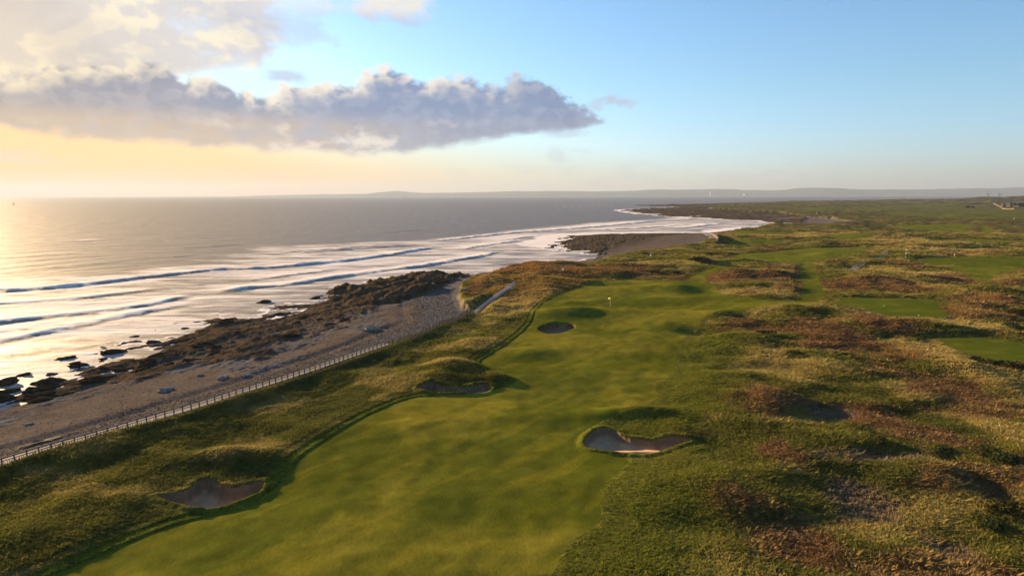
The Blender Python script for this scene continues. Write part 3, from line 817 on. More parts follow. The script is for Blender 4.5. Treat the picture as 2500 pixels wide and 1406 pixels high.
def sea_state(x, y):
    d = np.hypot(x, y)
    u = x * SN.x + y * SN.y; v = x * SA.x + y * SA.y
    u = u + 6 * gn(x / 90, y / 90, 201)
    sw = gn(u / 13, v / 75, 211) + .6 * gn(u / 6, v / 40, 221)
    chop = fbm(u / 3.0, v / 7.0, 231, 2)
    res = 1 - ss(d, 250, 700)
    z = 0.32 * sw * (1 - ss(d, 1200, 3000)) + .09 * chop * res
    calm = ss(poly_sd(x, y, FOAMZ, 80), -25, 15)
    z *= 1 - .55 * calm
    foam = np.zeros(x.shape)
    trail = np.zeros(x.shape); front = np.zeros(x.shape)
    for pts, h, f in CREST:
        p = np.asarray(pts); lo = p.min(0) - 45; hi = p.max(0) + 45
        k = (x > lo[0]) & (x < hi[0]) & (y > lo[1]) & (y < hi[1])
        if not k.any(): continue
        X, Y = x[k], y[k]
        best = np.full(X.shape, 1e12); side = np.zeros(X.shape); par = np.zeros(X.shape)
        L = np.concatenate([[0], np.cumsum(np.hypot(*np.diff(p, axis=0).T))])
        for i in range(len(p) - 1):
            a, b = p[i], p[i + 1]
            dx, dy = b - a; ll = dx * dx + dy * dy
            tt = np.clip(((X - a[0]) * dx + (Y - a[1]) * dy) / ll, 0, 1)
            q = (X - a[0] - tt * dx) ** 2 + (Y - a[1] - tt * dy) ** 2
            n = q < best
            best = np.where(n, q, best); side = np.where(n, np.sign(dx * (Y - a[1]) - dy * (X - a[0])), side); par = np.where(n, L[i] + tt * math.sqrt(ll), par)
        s = np.sqrt(best) * side + 1.1 * fbm(X / 5, Y / 5, 241, 3) + 2.0 * gn(X / 22, Y / 22, 251)     # positive = seaward
        sc = 1 + ss(np.hypot(X, Y), 350, 1000) * 2.0
        ends = ss(par, 0, 18 * sc.mean()) * ss(L[-1] - par, 0, 18 * sc.mean())
        amp = .9 * h * (.85 + .45 * fbm(X / 14, Y / 14, 261, 2)) * ends
        z[k] += amp * np.where(s > 0, np.exp(-(s / (5.5 * sc)) ** 2), np.exp(-(s / (2.6 * sc)) ** 2)) - .15 * amp * np.exp(-((s + 5 * sc) / (4 * sc)) ** 2)
        fr = f * ends * np.where(s > 0, np.exp(-(s / (2.6 * sc)) ** 2), np.exp(-(s / (1.6 * sc)) ** 2))
        foam[k] = np.maximum(foam[k], fr)
        front[k] = np.maximum(front[k], ends * np.exp(-((s + 2.3 * sc) / (1.9 * sc)) ** 2))
        trail[k] = np.maximum(trail[k], f * ends * np.where(s > 0, np.exp(-s / (16 * sc)), np.exp(s / (5 * sc))))
    zone = calm
    return z, np.clip(foam, 0, 1), np.clip(zone * (.55 + .5 * trail) * (1 - .75 * front), 0, 1), u, v


sinv = np.concatenate([np.linspace(1 / 80, 1 / 1500, 560), np.linspace(1 / 1500, 1 / 35000, 60)[1:]])
sx, sy, sq = grid(az_cols(860, 39.5, 14, 65), 1 / sinv)
Ts = terrain(sx, sy)
sz, sfo, szo, _, _ = sea_state(sx, sy)
dep = -Ts['z']
shal = ss(dep, -.1, 1.2)
sz = sz * (.15 + .85 * shal)
sfo = np.clip(sfo + .75 * ss(dep, .38, .02) * ss(dep, -.5, -.05) * ss(fbm(sx / 6, sy / 6, 271, 3), -.15, .35) * ss(-Ts['d'], -2500, -100), 0, 1)
sfo = np.clip(sfo + .9 * ss(Ts['d'], 330, 600) * ss(Ts['coast'] + 9 * fbm(sx / 40, sy / 25, 281, 3), -22, -4) * ss(-Ts['d'], -2600, -1500), 0, 1)
keep = (Ts['z'][sq].min(1) < .55)
keep &= ~((Ts['land'][sq].min(1) > 2))


def sea_mat():
    mt, t, b = material('sea_water')
    p = pos(t)
    wv = t.map(p, rot=(0, 0, R(-56.5)), scale=(.22, 1, 1))
    fo = attr(t, 'foam', out=2); zo = attr(t, 'zone', out=2)
    st = t.noise(wv, .34, 6, .62, .6)
    st2 = t.noise(p, 1.5, 4, .65)
    st0 = t.noise(t.map(p, rot=(0, 0, R(-56.5)), scale=(.24, 1, 1)), .085, 4, .6, .8)
    lace = t.add(t.mul(t.sub(st0, .5), 2.0), t.add(t.mul(t.sub(st, .5), 1.3), t.mul(t.sub(st2, .5), .6)))
    f1 = t.step(t.add(fo, t.mul(lace, .6)), .15, .55)
    f2 = t.mul(t.step(t.add(zo, lace), .22, .95), .85)
    foam = t.m('MAXIMUM', f1, f2)
    t.l.new(t.mix(foam, (.105, .086, .064), (.80, .74, .69)), b.inputs['Base Color'])
    r_ = t.lin(foam, 0, 1, .5, .9)
    t.l.new(r_, b.inputs['Roughness'])
    b.inputs['IOR'].default_value = 1.333
    t.l.new(t.lin(foam, 0, 1, .5, .0), b.inputs['Specular IOR Level'])
    h1 = t.noise(t.map(p, rot=(0, 0, R(-56.5)), scale=(.4, 1, 1)), .22, 5, .6, .3)
    h2 = t.noise(t.map(p, rot=(0, 0, R(-50)), scale=(.5, 1, 1)), 1.1, 4, .6)
    h0 = t.noise(t.map(p, rot=(0, 0, R(-56.5)), scale=(.22, 1, 1)), .05, 4, .6, .3)
    nb_ = bump(t, h2, .5, .10, bump(t, h1, .6, .5, bump(t, h0, .6, 2.2)))
    nb_ = bump(t, lace, .35, .3, nb_)
    t.l.new(nb_, b.inputs['Normal'])
    return mt


sea = sub_mesh('sea', np.stack([sx, sy, sz], 1), sq, keep, sea_mat(), {'foam': sfo, 'zone': szo})
tag(link(bpy.data.objects.new('sea', sea)), kind='structure')


# ------------------------------------------------------------------ far shore hills
def ridge(name, pts, y0, mat, depth=2600):
    """pts: pixel x, pixel y of the skyline; a long rounded hill at distance y0"""
    xs, hs = [], []
    for px, py in pts:
        u = (px - 1250) / FPX; v = (703 - py) / FPX
        d_ = f0 + rt * u + up * v
        k = y0 / d_.y
        xs.append(d_.x * k); hs.append(max(0, CAMZ + d_.z * k) * .85)
    X = np.linspace(xs[0], xs[-1], 360); H = np.interp(X, xs, hs)
    Y = np.linspace(-1, 1, 22)
    gx_, gy_ = np.meshgrid(X, Y)
    hh = np.tile(H, (22, 1)) * np.cos(gy_ * math.pi / 2) ** 1.3
    hh *= 1 + .12 * fbm(gx_ / 900, gy_ * 3, 301, 3) * (np.abs(gy_) > .12)
    hh += 0 - 3 * (np.abs(gy_) > .98)
    co_ = np.stack([gx_.ravel(), (y0 + gy_ * depth).ravel(), hh.ravel()], 1)
    i = np.arange(21)[:, None] * 360 + np.arange(359)[None, :]
    q = np.stack([i, i + 1, i + 361, i + 360], -1).reshape(-1, 4)
    return tag(link(bpy.data.objects.new(name, np_mesh(name, co_, q, mat))), kind='structure')


M['hill'] = plain('wooded_hillside', (.055, .065, .04), scale=.004, var=.5)
ridge('hills', [(640, 477), (760, 474), (900, 472), (930, 468), (975, 464), (1000, 467), (1040, 470), (1120, 468.5), (1240, 466), (1350, 464.5), (1440, 465.5), (1540, 464), (1600, 461), (1680, 460.5), (1740, 459), (1800, 461.5), (1870, 463), (1925, 461), (1950, 457), (1985, 455), (2030, 457), (2080, 461), (2150, 460.5), (2250, 460), (2340, 458), (2420, 457), (2600, 453), (2900, 455)], 19000, M['hill'])

# ------------------------------------------------------------------ air
bm = bmesh.new()
add_box(bm, (0, 0, 240), (72000, 72000, 492))
hz = mesh_obj('haze', bm, None)
mt = bpy.data.materials.new('haze_air'); mt.use_nodes = True; mt.node_tree.nodes.clear(); t = NT(mt.node_tree)
o_ = t.n.new('ShaderNodeOutputMaterial'); v_ = t.n.new('ShaderNodeVolumePrincipled')
v_.inputs['Color'].default_value = (.35, .44, .60, 1); v_.inputs['Density'].default_value = 5.2e-5; v_.inputs['Anisotropy'].default_value = .22
t.l.new(v_.outputs[0], o_.inputs['Volume']); hz.data.materials.append(mt)
tag(hz, kind='stuff')


# ------------------------------------------------------------------ scattered growth and shingle (geometry-node instances on points)
def scatter(name, pts, tint, scl, rot, proto, z_sink=0.0):
    me = bpy.data.meshes.new(name); n = len(pts)
    me.vertices.add(n); me.vertices.foreach_set('co', np.ascontiguousarray(pts, np.float32).ravel())
    a = me.attributes.new('tint', 'FLOAT_COLOR', 'POINT'); a.data.foreach_set('color', np.concatenate([tint, np.ones((n, 1))], 1).astype(np.float32).ravel())
    a = me.attributes.new('scl', 'FLOAT_VECTOR', 'POINT'); a.data.foreach_set('vector', scl.astype(np.float32).ravel())
    a = me.attributes.new('rot', 'FLOAT_VECTOR', 'POINT'); a.data.foreach_set('vector', rot.astype(np.float32).ravel())
    ob = link(bpy.data.objects.new(name, me))
    g = bpy.data.node_groups.new(name + '_scatter', 'GeometryNodeTree')
    g.interface.new_socket('Geometry', in_out='INPUT', socket_type='NodeSocketGeometry')
    g.interface.new_socket('Geometry', in_out='OUTPUT', socket_type='NodeSocketGeometry')
    N = g.nodes; L = g.links
    gi = N.new('NodeGroupInput'); go = N.new('NodeGroupOutput'); ip = N.new('GeometryNodeInstanceOnPoints')
    L.new(gi.outputs[0], ip.inputs['Points'])
    join = N.new('GeometryNodeGeometryToInstance')
    for p in proto:
        oi = N.new('GeometryNodeObjectInfo'); oi.inputs['Object'].default_value = p; oi.inputs['As Instance'].default_value = True
        L.new(oi.outputs['Geometry'], join.inputs[0])
    L.new(join.outputs[0], ip.inputs['Instance'])
    ip.inputs['Pick Instance'].default_value = True
    for key, sock in (('scl', 'Scale'), ('rot', 'Rotation')):
        na = N.new('GeometryNodeInputNamedAttribute'); na.data_type = 'FLOAT_VECTOR'; na.inputs['Name'].default_value = key
        L.new(na.outputs['Attribute'], ip.inputs[sock])
    L.new(ip.outputs[0], go.inputs[0])
    md = ob.modifiers.new('scatter', 'NODES'); md.node_group = g
    return ob


def tint_mat(name, rough=.9, trans=.3, spec=.05):
    mt = bpy.data.materials.new(name); mt.use_nodes = True; mt.node_tree.nodes.clear(); t = NT(mt.node_tree)
    o = t.n.new('ShaderNodeOutputMaterial'); c = attr(t, 'tint', 'INSTANCER')
    d = t.n.new('ShaderNodeBsdfDiffuse'); t.l.new(c, d.inputs[0])
    if trans > 0:
        tr = t.n.new('ShaderNodeBsdfTranslucent'); t.l.new(c, tr.inputs[0])
        mx = t.n.new('ShaderNodeMixShader'); mx.inputs[0].default_value = trans
        t.l.new(d.outputs[0], mx.inputs[1]); t.l.new(tr.outputs[0], mx.inputs[2]); t.l.new(mx.outputs[0], o.inputs[0])
    else: t.l.new(d.outputs[0], o.inputs[0])
    return mt


rng = np.random.default_rng(5)


def tuft_proto(i, blades, spread, h, wdt, mat, lean=.35):
    r = random.Random(i); v, f = [], []
    for k in range(blades):
        a = r.uniform(0, 2 * math.pi); rr = spread * math.sqrt(r.random())
        bx, by = math.cos(a) * rr, math.sin(a) * rr
        hh = h * r.uniform(.55, 1.1); lx = bx * 1.1 + lean * hh * r.uniform(.3, 1.3); ly = by * 1.1 - .25 * lean * hh + r.uniform(-.1, .1)
        wa = r.uniform(0, math.pi); wx, wy = math.cos(wa) * wdt / 2, math.sin(wa) * wdt / 2
        n = len(v)
        v += [(bx - wx, by - wy, -.06), (bx + wx, by + wy, -.06), (bx + (lx) * .45 + wx * .8, by + ly * .45 + wy * .8, hh * .62), (bx + lx * .45 - wx * .8, by + ly * .45 - wy * .8, hh * .62), (bx + lx, by + ly, hh)]
        f += [(n, n + 1, n + 2, n + 3), (n + 3, n + 2, n + 4)]
    me = bpy.data.meshes.new('grass_tuft'); me.from_pydata(v, [], f); me.materials.append(mat)
    return bpy.data.objects.new('grass_tuft_source', me)


gm = tint_mat('grass_blades', trans=.35)
protos = [tuft_proto(i, 14, .34, .33, .10, gm, .6) for i in range(4)]
NC = 540000
ra = np.radians(rng.uniform(-41, 41, NC))
# density falls with distance: near ground gets the most tufts
uu_ = rng.random(NC)
dmin, dmid, dmax = 46.0, 130.0, 620.0
rd = np.where(uu_ < .52, np.sqrt(dmin ** 2 + (dmid ** 2 - dmin ** 2) * rng.random(NC)), dmid * (dmax / dmid) ** (rng.random(NC)))
tx, ty = np.sin(ra) * rd, np.cos(ra) * rd
TG = terrain(tx, ty)
tcol = colour(TG)
kp = (TG['step'] > .6) & (TG['allcut'] < -.35 + .5 * (TG['left'] < .5) * (rng.random(NC) < .5) - np.where(TG['left'] < .5, 1.0, 0) * rng.random(NC) ** 2 * 1.5) & (TG['sand'] < -.12) & (TG['land'] > .4)
bcy = np.array([np.mean(np.asarray(q[0]), 0)[1] for q in BUNK])[np.maximum(TG['bid'], 0)]
kp &= ~((TG['sand'] > -1.3) & (TG['y'] < bcy + .5))
bare = blobs(TG['x'], TG['y'], BARE_W, .2 * TG['wob'])
kp &= rng.random(NC) > bare * .8
semi_ = (TG['allcut'] > -1.5) & (TG['left'] > .5)
kp &= ~(semi_ & (rng.random(NC) < .8))
ridx = np.where(kp)[0]
tp = np.stack([tx, ty, TG['z'] - .03], 1)[ridx]
dd = rd[ridx]
heathy = (tcol[ridx, 0] > tcol[ridx, 1] * 1.35) & (tcol[ridx, 0] < .11)
sc0 = rng.uniform(.55, 1.15, len(ridx)) * (1 + np.clip((dd - 120) / 240, 0, 1.3))
sc0 *= np.where(TG['allcut'][ridx] > -3.0, .55, 1.0) * (1 + .35 * TG['n18'][ridx])
rgt = ss(TG['x'][ridx] - .3 * TG['y'][ridx], -20, 20)
sc0 *= (.8 + .35 * rgt) * (1 - .35 * ss(TG['mown'][ridx], -16, -4) * (1 - TG['left'][ridx]) * (TG['y'][ridx] < 150))
tn = tcol[ridx] * rng.uniform(1.2, 1.9, (len(ridx), 1)) * np.array([1.08, 1.12, 1.15])
sv = np.stack([sc0, sc0, sc0 * rng.uniform(.6, 1.05, len(ridx))], 1)
rv = np.stack([rng.normal(0, .1, len(ridx)), rng.normal(0, .1, len(ridx)), rng.normal(0, .6, len(ridx))], 1)
g_ob = scatter('rough_grass', tp[~heathy], tn[~heathy], sv[~heathy], rv[~heathy], protos)
tag(g_ob, 'tufted wind-blown rough grass over the links', 'grass', kind='stuff')
hm = tint_mat('heather_sprigs', trans=.1)
hproto = [tuft_proto(20 + i, 18, .38, .36, .13, hm, .1) for i in range(3)]
hsv = sv[heathy] * np.array([1.1, 1.1, .95])
tag(scatter('heather', tp[heathy], tn[heathy], hsv, rv[heathy], hproto), 'brown heather and bracken between the grass', 'heather', kind='stuff')


def stone_mesh(i, sub=2, rough_=.35, flat=.6):
    bm = bmesh.new(); bmesh.ops.create_icosphere(bm, subdivisions=sub, radius=1)
    r = random.Random(i); off = [r.uniform(-50, 50) for _ in range(2)]
    P_ = np.array([v.co for v in bm.verts])
    n = fbm(P_[:, 0] * 1.1 + P_[:, 2] * .7 + off[0], P_[:, 1] * 1.1 - P_[:, 2] * .6 + off[1], 400 + i, 4)
    n2_ = np.round(fbm(P_[:, 0] * .8 + off[1], P_[:, 2] * 1.6 + P_[:, 1] * .4, 420 + i, 2) * 4) / 4
    for v, a, b_ in zip(bm.verts, n, n2_):
        v.co *= 1 + rough_ * a + .4 * rough_ * b_; v.co.z *= flat
    return bm


def src(name, bm, mat):
    me = bpy.data.meshes.new(name); bm.to_mesh(me); bm.free(); me.materials.append(mat)
    return bpy.data.objects.new(name + '_source', me)


sm = tint_mat('shingle_stones', trans=0)
sproto = [src('shingle_stone', stone_mesh(i, 1, .25, .55), sm) for i in range(4)]
NS = 170000
a_ = np.radians(rng.uniform(-41, 1, NS)); dd_ = 64 + 170 * rng.random(NS) ** 1.6
bx_, by_ = np.sin(a_) * dd_, np.cos(a_) * dd_
TB = terrain(bx_, by_)
kb = (TB['land'] < -2.4) & (TB['coast'] > 4) & (TB['rock'] < .3) & (TB['z'] > .25)
kb &= rng.random(NS) < .06 + .94 * ss(TB['land'] + 4 * TB['wob'], -22, -12)
ib = np.where(kb)[0]
bs = rng.uniform(.045, .10, len(ib)) * (1 + 1.2 * (rng.random(len(ib)) > .985)) * (1 + np.clip((dd_[ib] - 100) / 140, 0, 1))
bt = colour(TB)[ib] * rng.uniform(.65, 1.45, (len(ib), 1)) * (1 + rng.normal(0, .06, (len(ib), 3)))
tag(scatter('shingle_stones', np.stack([bx_, by_, TB['z'] + .01], 1)[ib], np.clip(bt, 0, 1), np.repeat(bs[:, None], 3, 1), np.stack([rng.normal(0, .2, len(ib)), rng.normal(0, .2, len(ib)), rng.uniform(0, 6.28, len(ib))], 1), sproto),
    'loose grey and brown stones of the shingle bank', 'shingle', kind='stuff')


# ------------------------------------------------------------------ path, ramp, tracks
def offset_line(pts, off):
    p = np.asarray(pts, float); t_ = np.gradient(p, axis=0); t_ /= np.linalg.norm(t_, axis=1)[:, None]
    return p + np.stack([-t_[:, 1], t_[:, 0]], 1) * off          # positive = left of the direction of travel


def resample(pts, step):
    p = np.asarray(smooth(pts, 2, False)); L = np.concatenate([[0], np.cumsum(np.hypot(*np.diff(p, axis=0).T))])
    n = max(2, int(round(L[-1] / step)) + 1); s = np.linspace(0, L[-1], n)
    return np.stack([np.interp(s, L, p[:, 0]), np.interp(s, L, p[:, 1])], 1)


def ribbon(name, pts, width, mat, lift=.03, thick=.25, zs=None):
    p = resample(pts, 1.5); a = offset_line(p, width / 2); b_ = offset_line(p, -width / 2)
    z = gz(p) if zs is None else zs(p)
    z = np.convolve(np.pad(z, 6, mode='edge'), np.ones(13) / 13, 'valid') + lift
    bm = bmesh.new(); rows = []
    for i in range(len(p)):
        rows.append([bm.verts.new((a[i][0], a[i][1], z[i] - thick)), bm.verts.new((a[i][0], a[i][1], z[i])), bm.verts.new((b_[i][0], b_[i][1], z[i])), bm.verts.new((b_[i][0], b_[i][1], z[i] - thick))])
    for r1, r2 in zip(rows[:-1], rows[1:]):
        for k in range(3): bm.faces.new((r1[k], r1[k + 1], r2[k + 1], r2[k]))
    bm.faces.new(rows[0]); bm.faces.new(rows[-1][::-1])
    bmesh.ops.recalc_face_normals(bm, faces=bm.faces)
    return tag(mesh_obj(name, bm, mat), kind='structure'), p, z


M['track'] = plain('grey_track', (.13, .13, .14), scale=.5, var=.2)
_, fp, fz_ = ribbon('promenade_path', offset_line(np.asarray(smooth(FENCE, 2, False)), 1.45), 2.0, M['concrete'], lift=.06)
_, rp, rz_ = ribbon('concrete_ramp', RAMP, 1.25, M['track'], lift=.3)
ribbon('gravel_track', ring([(2078, 658), (2090, 650), (2120, 641), (2150, 630), (2163, 616), (2160, 609)]), 3.0, M['track'], lift=.25)
ribbon('slipway', ring([(1722, 569), (1735, 580), (1744, 592)], 4.5), 5.0, M['concrete'], lift=1.1)


# ------------------------------------------------------------------ fences
def fence(name, label, pts, step, post, rails, mats, off=0.0, group=None, jitter=.02, zadd=0.0):
    """post: (w, h); rails: list of (height, w, h)"""
    p = resample(pts, step)
    if off: p = offset_line(p, off)
    z = gz(p) + zadd
    root = empty(name, (p[0][0], p[0][1], z[0])); tag(root, label, 'fence', group)
    bm = bmesh.new(); add_box(bm, (0, 0, post[1] / 2 - .2), (post[0], post[0], post[1] + .4))
    for v in bm.verts:
        if v.co.z > 0: v.co.x *= .9; v.co.y *= .9
    me = bpy.data.meshes.new('post'); bm.to_mesh(me); bm.free(); me.materials.append(mats[0])
    r = random.Random(len(p)); o0 = Vector(root.location)
    for i in range(len(p)):
        o = link(bpy.data.objects.new('post', me), root)
        tv = p[min(i + 1, len(p) - 1)] - p[max(i - 1, 0)]
        o.location = Vector((p[i][0], p[i][1], z[i])) - o0
        o.rotation_euler = (r.gauss(0, jitter), r.gauss(0, jitter), math.atan2(tv[1], tv[0])); o.scale = (1, 1, r.uniform(.9, 1.08))
    for hgt, wx, wz in rails:
        k = 4
        for i in range(0, len(p) - 1, k):
            j = min(i + k, len(p) - 1); bm = bmesh.new()
            for q in range(i, j):
                add_bar(bm, Vector((p[q][0], p[q][1], z[q] + hgt)) - o0, Vector((p[q + 1][0], p[q + 1][1], z[q + 1] + hgt)) - o0, wx, wz)
            mesh_obj('rail', bm, mats[1], root)
    return root


fence('post_and_rail_fence', 'weathered timber post and rail fence along the concrete seaside path', FENCE, 1.28, (.13, 1.15), [(1.06, .09, .12), (.72, .06, .10)], (M['wood'], M['wood']), off=.1, zadd=-.05)
fence('chestnut_paling', 'low buff chestnut paling stakes in the grass in front of the timber fence', FENCE, .30, (.05, .62), [], (M['stake'],), off=-1.1, jitter=.08)
fence('stake_fence', 'buff stake fence running down to the concrete ramp above the shingle', PALING, .62, (.14, 1.2), [(1.05, .06, .06), (.55, .05, .05)], (M['stake'], M['stake']), off=-.9, zadd=.15, jitter=.06)
fence('metal_handrail', 'pale galvanised handrail beside the concrete ramp', RAMP, 1.25, (.11, 1.35), [(1.3, .07, .07), (.65, .05, .05)], (M['rail'], M['rail']), off=-1.05, zadd=.1)
fence('wire_fence', 'thin wooden post fence beyond the ramp on the headland', UPPER, 2.6, (.17, 1.25), [(1.1, .06, .06), (.6, .05, .05)], (M['stake'], M['stake']), jitter=.06)
fence('far_path_fence', 'distant low fence along the shore by the far bay', ring([(1770, 566), (1830, 560), (1900, 555), (1960, 551)]), 5.0, (.3, 1.4), [(1.2, .12, .12)], (M['stake'], M['stake']))

# ------------------------------------------------------------------ rocks
RV = [stone_mesh(50 + i, 3, .5, .5) for i in range(6)]
RM = []
for i, b_ in enumerate(RV):
    me = bpy.data.meshes.new('rock'); b_.to_mesh(me); b_.free(); me.materials.append(M['rockdark']); RM.append(me)
r = random.Random(3)
cand = []
while len(cand) < 84:
    px = r.uniform(-20, 1130); k = r.random()
    lo = np.interp(px, [0, 130, 320, 530, 820, 1130], [930, 880, 815, 755, 700, 672]); hi = np.interp(px, [0, 130, 320, 530, 700, 860, 1130], [1000, 975, 935, 895, 860, 790, 700])
    x, y = P(px, lo + (hi - lo) * k, .5)
    cand.append((px, x, y, r.choice([.5, .6, .8, 1.0, 1.3, 1.7])))
cand.sort()
zz = gz([(c_[1], c_[2]) for c_ in cand])
seen = {}
def nth(n): return '%d%s' % (n, 'th' if 10 < n % 100 < 14 else {1: 'st', 2: 'nd', 3: 'rd'}.get(n % 10, 'th'))
for (px, x, y, s), z in zip(cand, zz):
    o = link(bpy.data.objects.new('rock', r.choice(RM)))
    o.location = (x, y, max(z, -.1) + .05 * s); o.scale = (s * r.uniform(1, 1.8), s * r.uniform(.8, 1.2), s * r.uniform(.6, 1.0)); o.rotation_euler = (r.uniform(-.2, .2), r.uniform(-.2, .2), R(58) + r.uniform(-.5, .5))
    sz_ = 'small' if s < .7 else 'medium' if s < 1.1 else 'large'
    seen[sz_] = seen.get(sz_, 0) + 1
    tag(o, '%s dark weedy rock on the reef, %s of the %s ones from the left' % (sz_, nth(seen[sz_]), sz_), 'rock', 'dark rocks on the reef')
BO = [(70, 1024, .9, 'small pale boulder alone on the sand at the far left of the beach'), (405, 950, 1.9, 'broad pale grey boulder on the sand in the middle of the beach'), (490, 911, 1.0, 'pale grey boulder half sunk in sand below the grey slabs'), (545, 925, 1.6, 'pale jagged rock at the sandy end of the slabs'), (1140, 765, 1.3, 'pale boulder at the foot of the ramp'), (905, 812, 2.6, 'big rounded tan rock standing out of the shingle below the massif'), (1065, 745, 1.0, 'pale stone on the cobbles below the headland'), (1130, 730, 1.6, 'pale upright rock at the foot of the headland cliff'), (1565, 611, 1.0, 'small white rock on the beach of the second bay'), (600, 922, 1.2, 'pale flat rock on shingle near the middle of the fence')]
for px, py, s, lb in BO:
    x, y = P(px, py, 2.6 if px < 1000 else 3.5); z = ground_z(x, y)[0]
    bm = stone_mesh(int(px), 3, .45, .55)
    o = mesh_obj('boulder', bm, M['rockgrey'], smooth_=False); o.location = (x, y, z + .1 * s); o.scale = (s * .7, s * .5, s * .4); o.rotation_euler = (0, 0, R(50))
    tag(o, lb, 'boulder', 'pale boulders on the beach')
x, y = P(105, 1068, 3.8); bm = stone_mesh(77, 3, .6, .3)
o = mesh_obj('seaweed_heap', bm, M['weed']); o.location = (x, y, ground_z(x, y)[0] + .05); o.scale = (2.6, .8, .7); o.rotation_euler = (0, 0, R(50)); tag(o, 'dark heap of stranded seaweed on the shingle bank', 'seaweed')


# ------------------------------------------------------------------ bushes
def bush_mesh(seed, n=420):
    r = random.Random(seed); v, f = [], []
    lumps = [(r.uniform(-.55, .55), r.uniform(-.4, .4), r.uniform(.25, .5), r.uniform(.35, .55)) for _ in range(6)]
    for k in range(n):
        cx, cy_, cz, rr = r.choice(lumps)
        d_ = Vector((r.gauss(0, 1), r.gauss(0, 1), abs(r.gauss(0, 1)) * .9)).normalized() * rr * r.uniform(.7, 1.05)
        c_ = Vector((cx, cy_, cz * .6)) + Vector((d_.x, d_.y, d_.z * .9)); s = r.uniform(.05, .11)
        a = Vector((r.gauss(0, 1), r.gauss(0, 1), r.gauss(0, 1))).normalized(); b_ = a.orthogonal().normalized()
        i = len(v); v += [c_ - a * s, c_ + b_ * s * .7, c_ + a * s, c_ - b_ * s * .7]; f.append((i, i + 1, i + 2, i + 3))
    me = bpy.data.meshes.new('crown'); me.from_pydata([tuple(q) for q in v], [], f); return me


def leaf_mat(name, col):
    mt = bpy.data.materials.new(name); mt.use_nodes = True; mt.node_tree.nodes.clear(); t = NT(mt.node_tree)
    o = t.n.new('ShaderNodeOutputMaterial'); g = t.n.new('ShaderNodeNewGeometry')
    c_ = t.mix(g.outputs['Random Per Island'], tuple(q * .6 for q in col), tuple(q * 1.5 for q in col))
    d = t.n.new('ShaderNodeBsdfDiffuse'); t.l.new(c_, d.inputs[0]); tr = t.n.new('ShaderNodeBsdfTranslucent'); t.l.new(c_, tr.inputs[0])
    mx = t.n.new('ShaderNodeMixShader'); mx.inputs[0].default_value = .25
    t.l.new(d.outputs[0], mx.inputs[1]); t.l.new(tr.outputs[0], mx.inputs[2]); t.l.new(mx.outputs[0], o.inputs[0])
    return mt


LM = [leaf_mat('gorse_leaves', (.030, .038, .014)), leaf_mat('bramble_leaves', (.05, .045, .016))]
BM_ = [bush_mesh(i) for i in range(4)]
for i, me in enumerate(BM_): me.materials.append(LM[i % 2])
bm = bmesh.new()
for a in range(5): add_cone(bm, (0, 0, -.1), (math.cos(a * 1.3) * .35, math.sin(a * 1.3) * .3, .45), .035, .012, 5)
STEM = bpy.data.meshes.new('stem'); bm.to_mesh(STEM); bm.free(); STEM.materials.append(M['wood'])
BUSH = [(1700, 643, 4.2, 'dark round gorse bush left of the mown path beyond the green'), (1722, 643, 3.6, 'dark gorse bush touching the mown path beyond the green'), (2376, 885, 2.0, 'dark gorse bush at the near corner of the right-hand tee lawn'), (2410, 893, 2.2, 'gorse bush second from the corner along the right-hand tee lawn'), (2445, 898, 2.4, 'gorse bush third from the corner along the right-hand tee lawn'), (2482, 905, 2.6, 'gorse bush at the frame edge below the right-hand tee lawn'), (1870, 822, 2.0, 'low dark bush in the rough beyond the hollow'), (1935, 868, 1.6, 'low dark bush on the heather slope'), (2455, 1130, 2.6, 'wide dark bush at the right edge of the sandy hollow'), (2400, 1112, 2.2, 'dark bush on the bank above the sandy hollow'), (2300, 1105, 1.8, 'dark bramble under the bank left of the two gorse bushes'), (2470, 1262, 2.6, 'dark bush low at the right frame edge'), (2425, 1290, 1.8, 'small bramble beside the dark bush at the right edge'), (2150, 1080, 1.4, 'low bramble between the two sandy hollows'), (2470, 800, 2.6, 'dark bush beyond the right-hand tee lawn'), (2490, 770, 3.2, 'tall dark bush at the right edge beyond the tee'), (1650, 668, 2.6, 'dark heather clump behind the green'), (1590, 665, 2.6, 'low dark clump left of the one behind the green')]
bz = gz([P(b_[0], b_[1], 6.3) for b_ in BUSH])
for i, (px, py, s, lb) in enumerate(BUSH):
    x, y = P(px, py, 6.3)
    root = empty('bush', (x, y, bz[i] - .05), r.uniform(0, 6)); root.scale = (s * 1.25, s * 1.0, s * .75); tag(root, lb, 'bush', 'bushes in the rough')
    link(bpy.data.objects.new('crown', BM_[i % 4]), root); link(bpy.data.objects.new('stem', STEM), root)

# ------------------------------------------------------------------ flag, markers, signs
x, y = P(1490, 745, 6.2); z = ground_z(x, y)[0]
fl = empty('flagstick', (x, y, z)); tag(fl, 'thin flagstick with a pale yellow flag on the green', 'flag')
bm = bmesh.new(); add_cone(bm, (0, 0, -.1), (0, 0, 2.3), .03, .022, 8); mesh_obj('pole', bm, M['white'], fl)
bm = bmesh.new()
gr = [[bm.verts.new((-.02 - .62 * i / 6, .05 * math.sin(i * 1.1), 2.28 - .45 * j / 3 - .02 * i)) for i in range(7)] for j in range(4)]
for j in range(3):
    for i in range(6): bm.faces.new((gr[j][i], gr[j][i + 1], gr[j + 1][i + 1], gr[j + 1][i]))
bmesh.ops.solidify(bm, geom=bm.faces[:], thickness=.012)
mesh_obj('flag', bm, M['flag'], fl, True)
bm = bmesh.new(); add_cone(bm, (0, 0, .0), (0, 0, .06), .075, .06, 10); mesh_obj('cup_rim', bm, M['white'], fl)

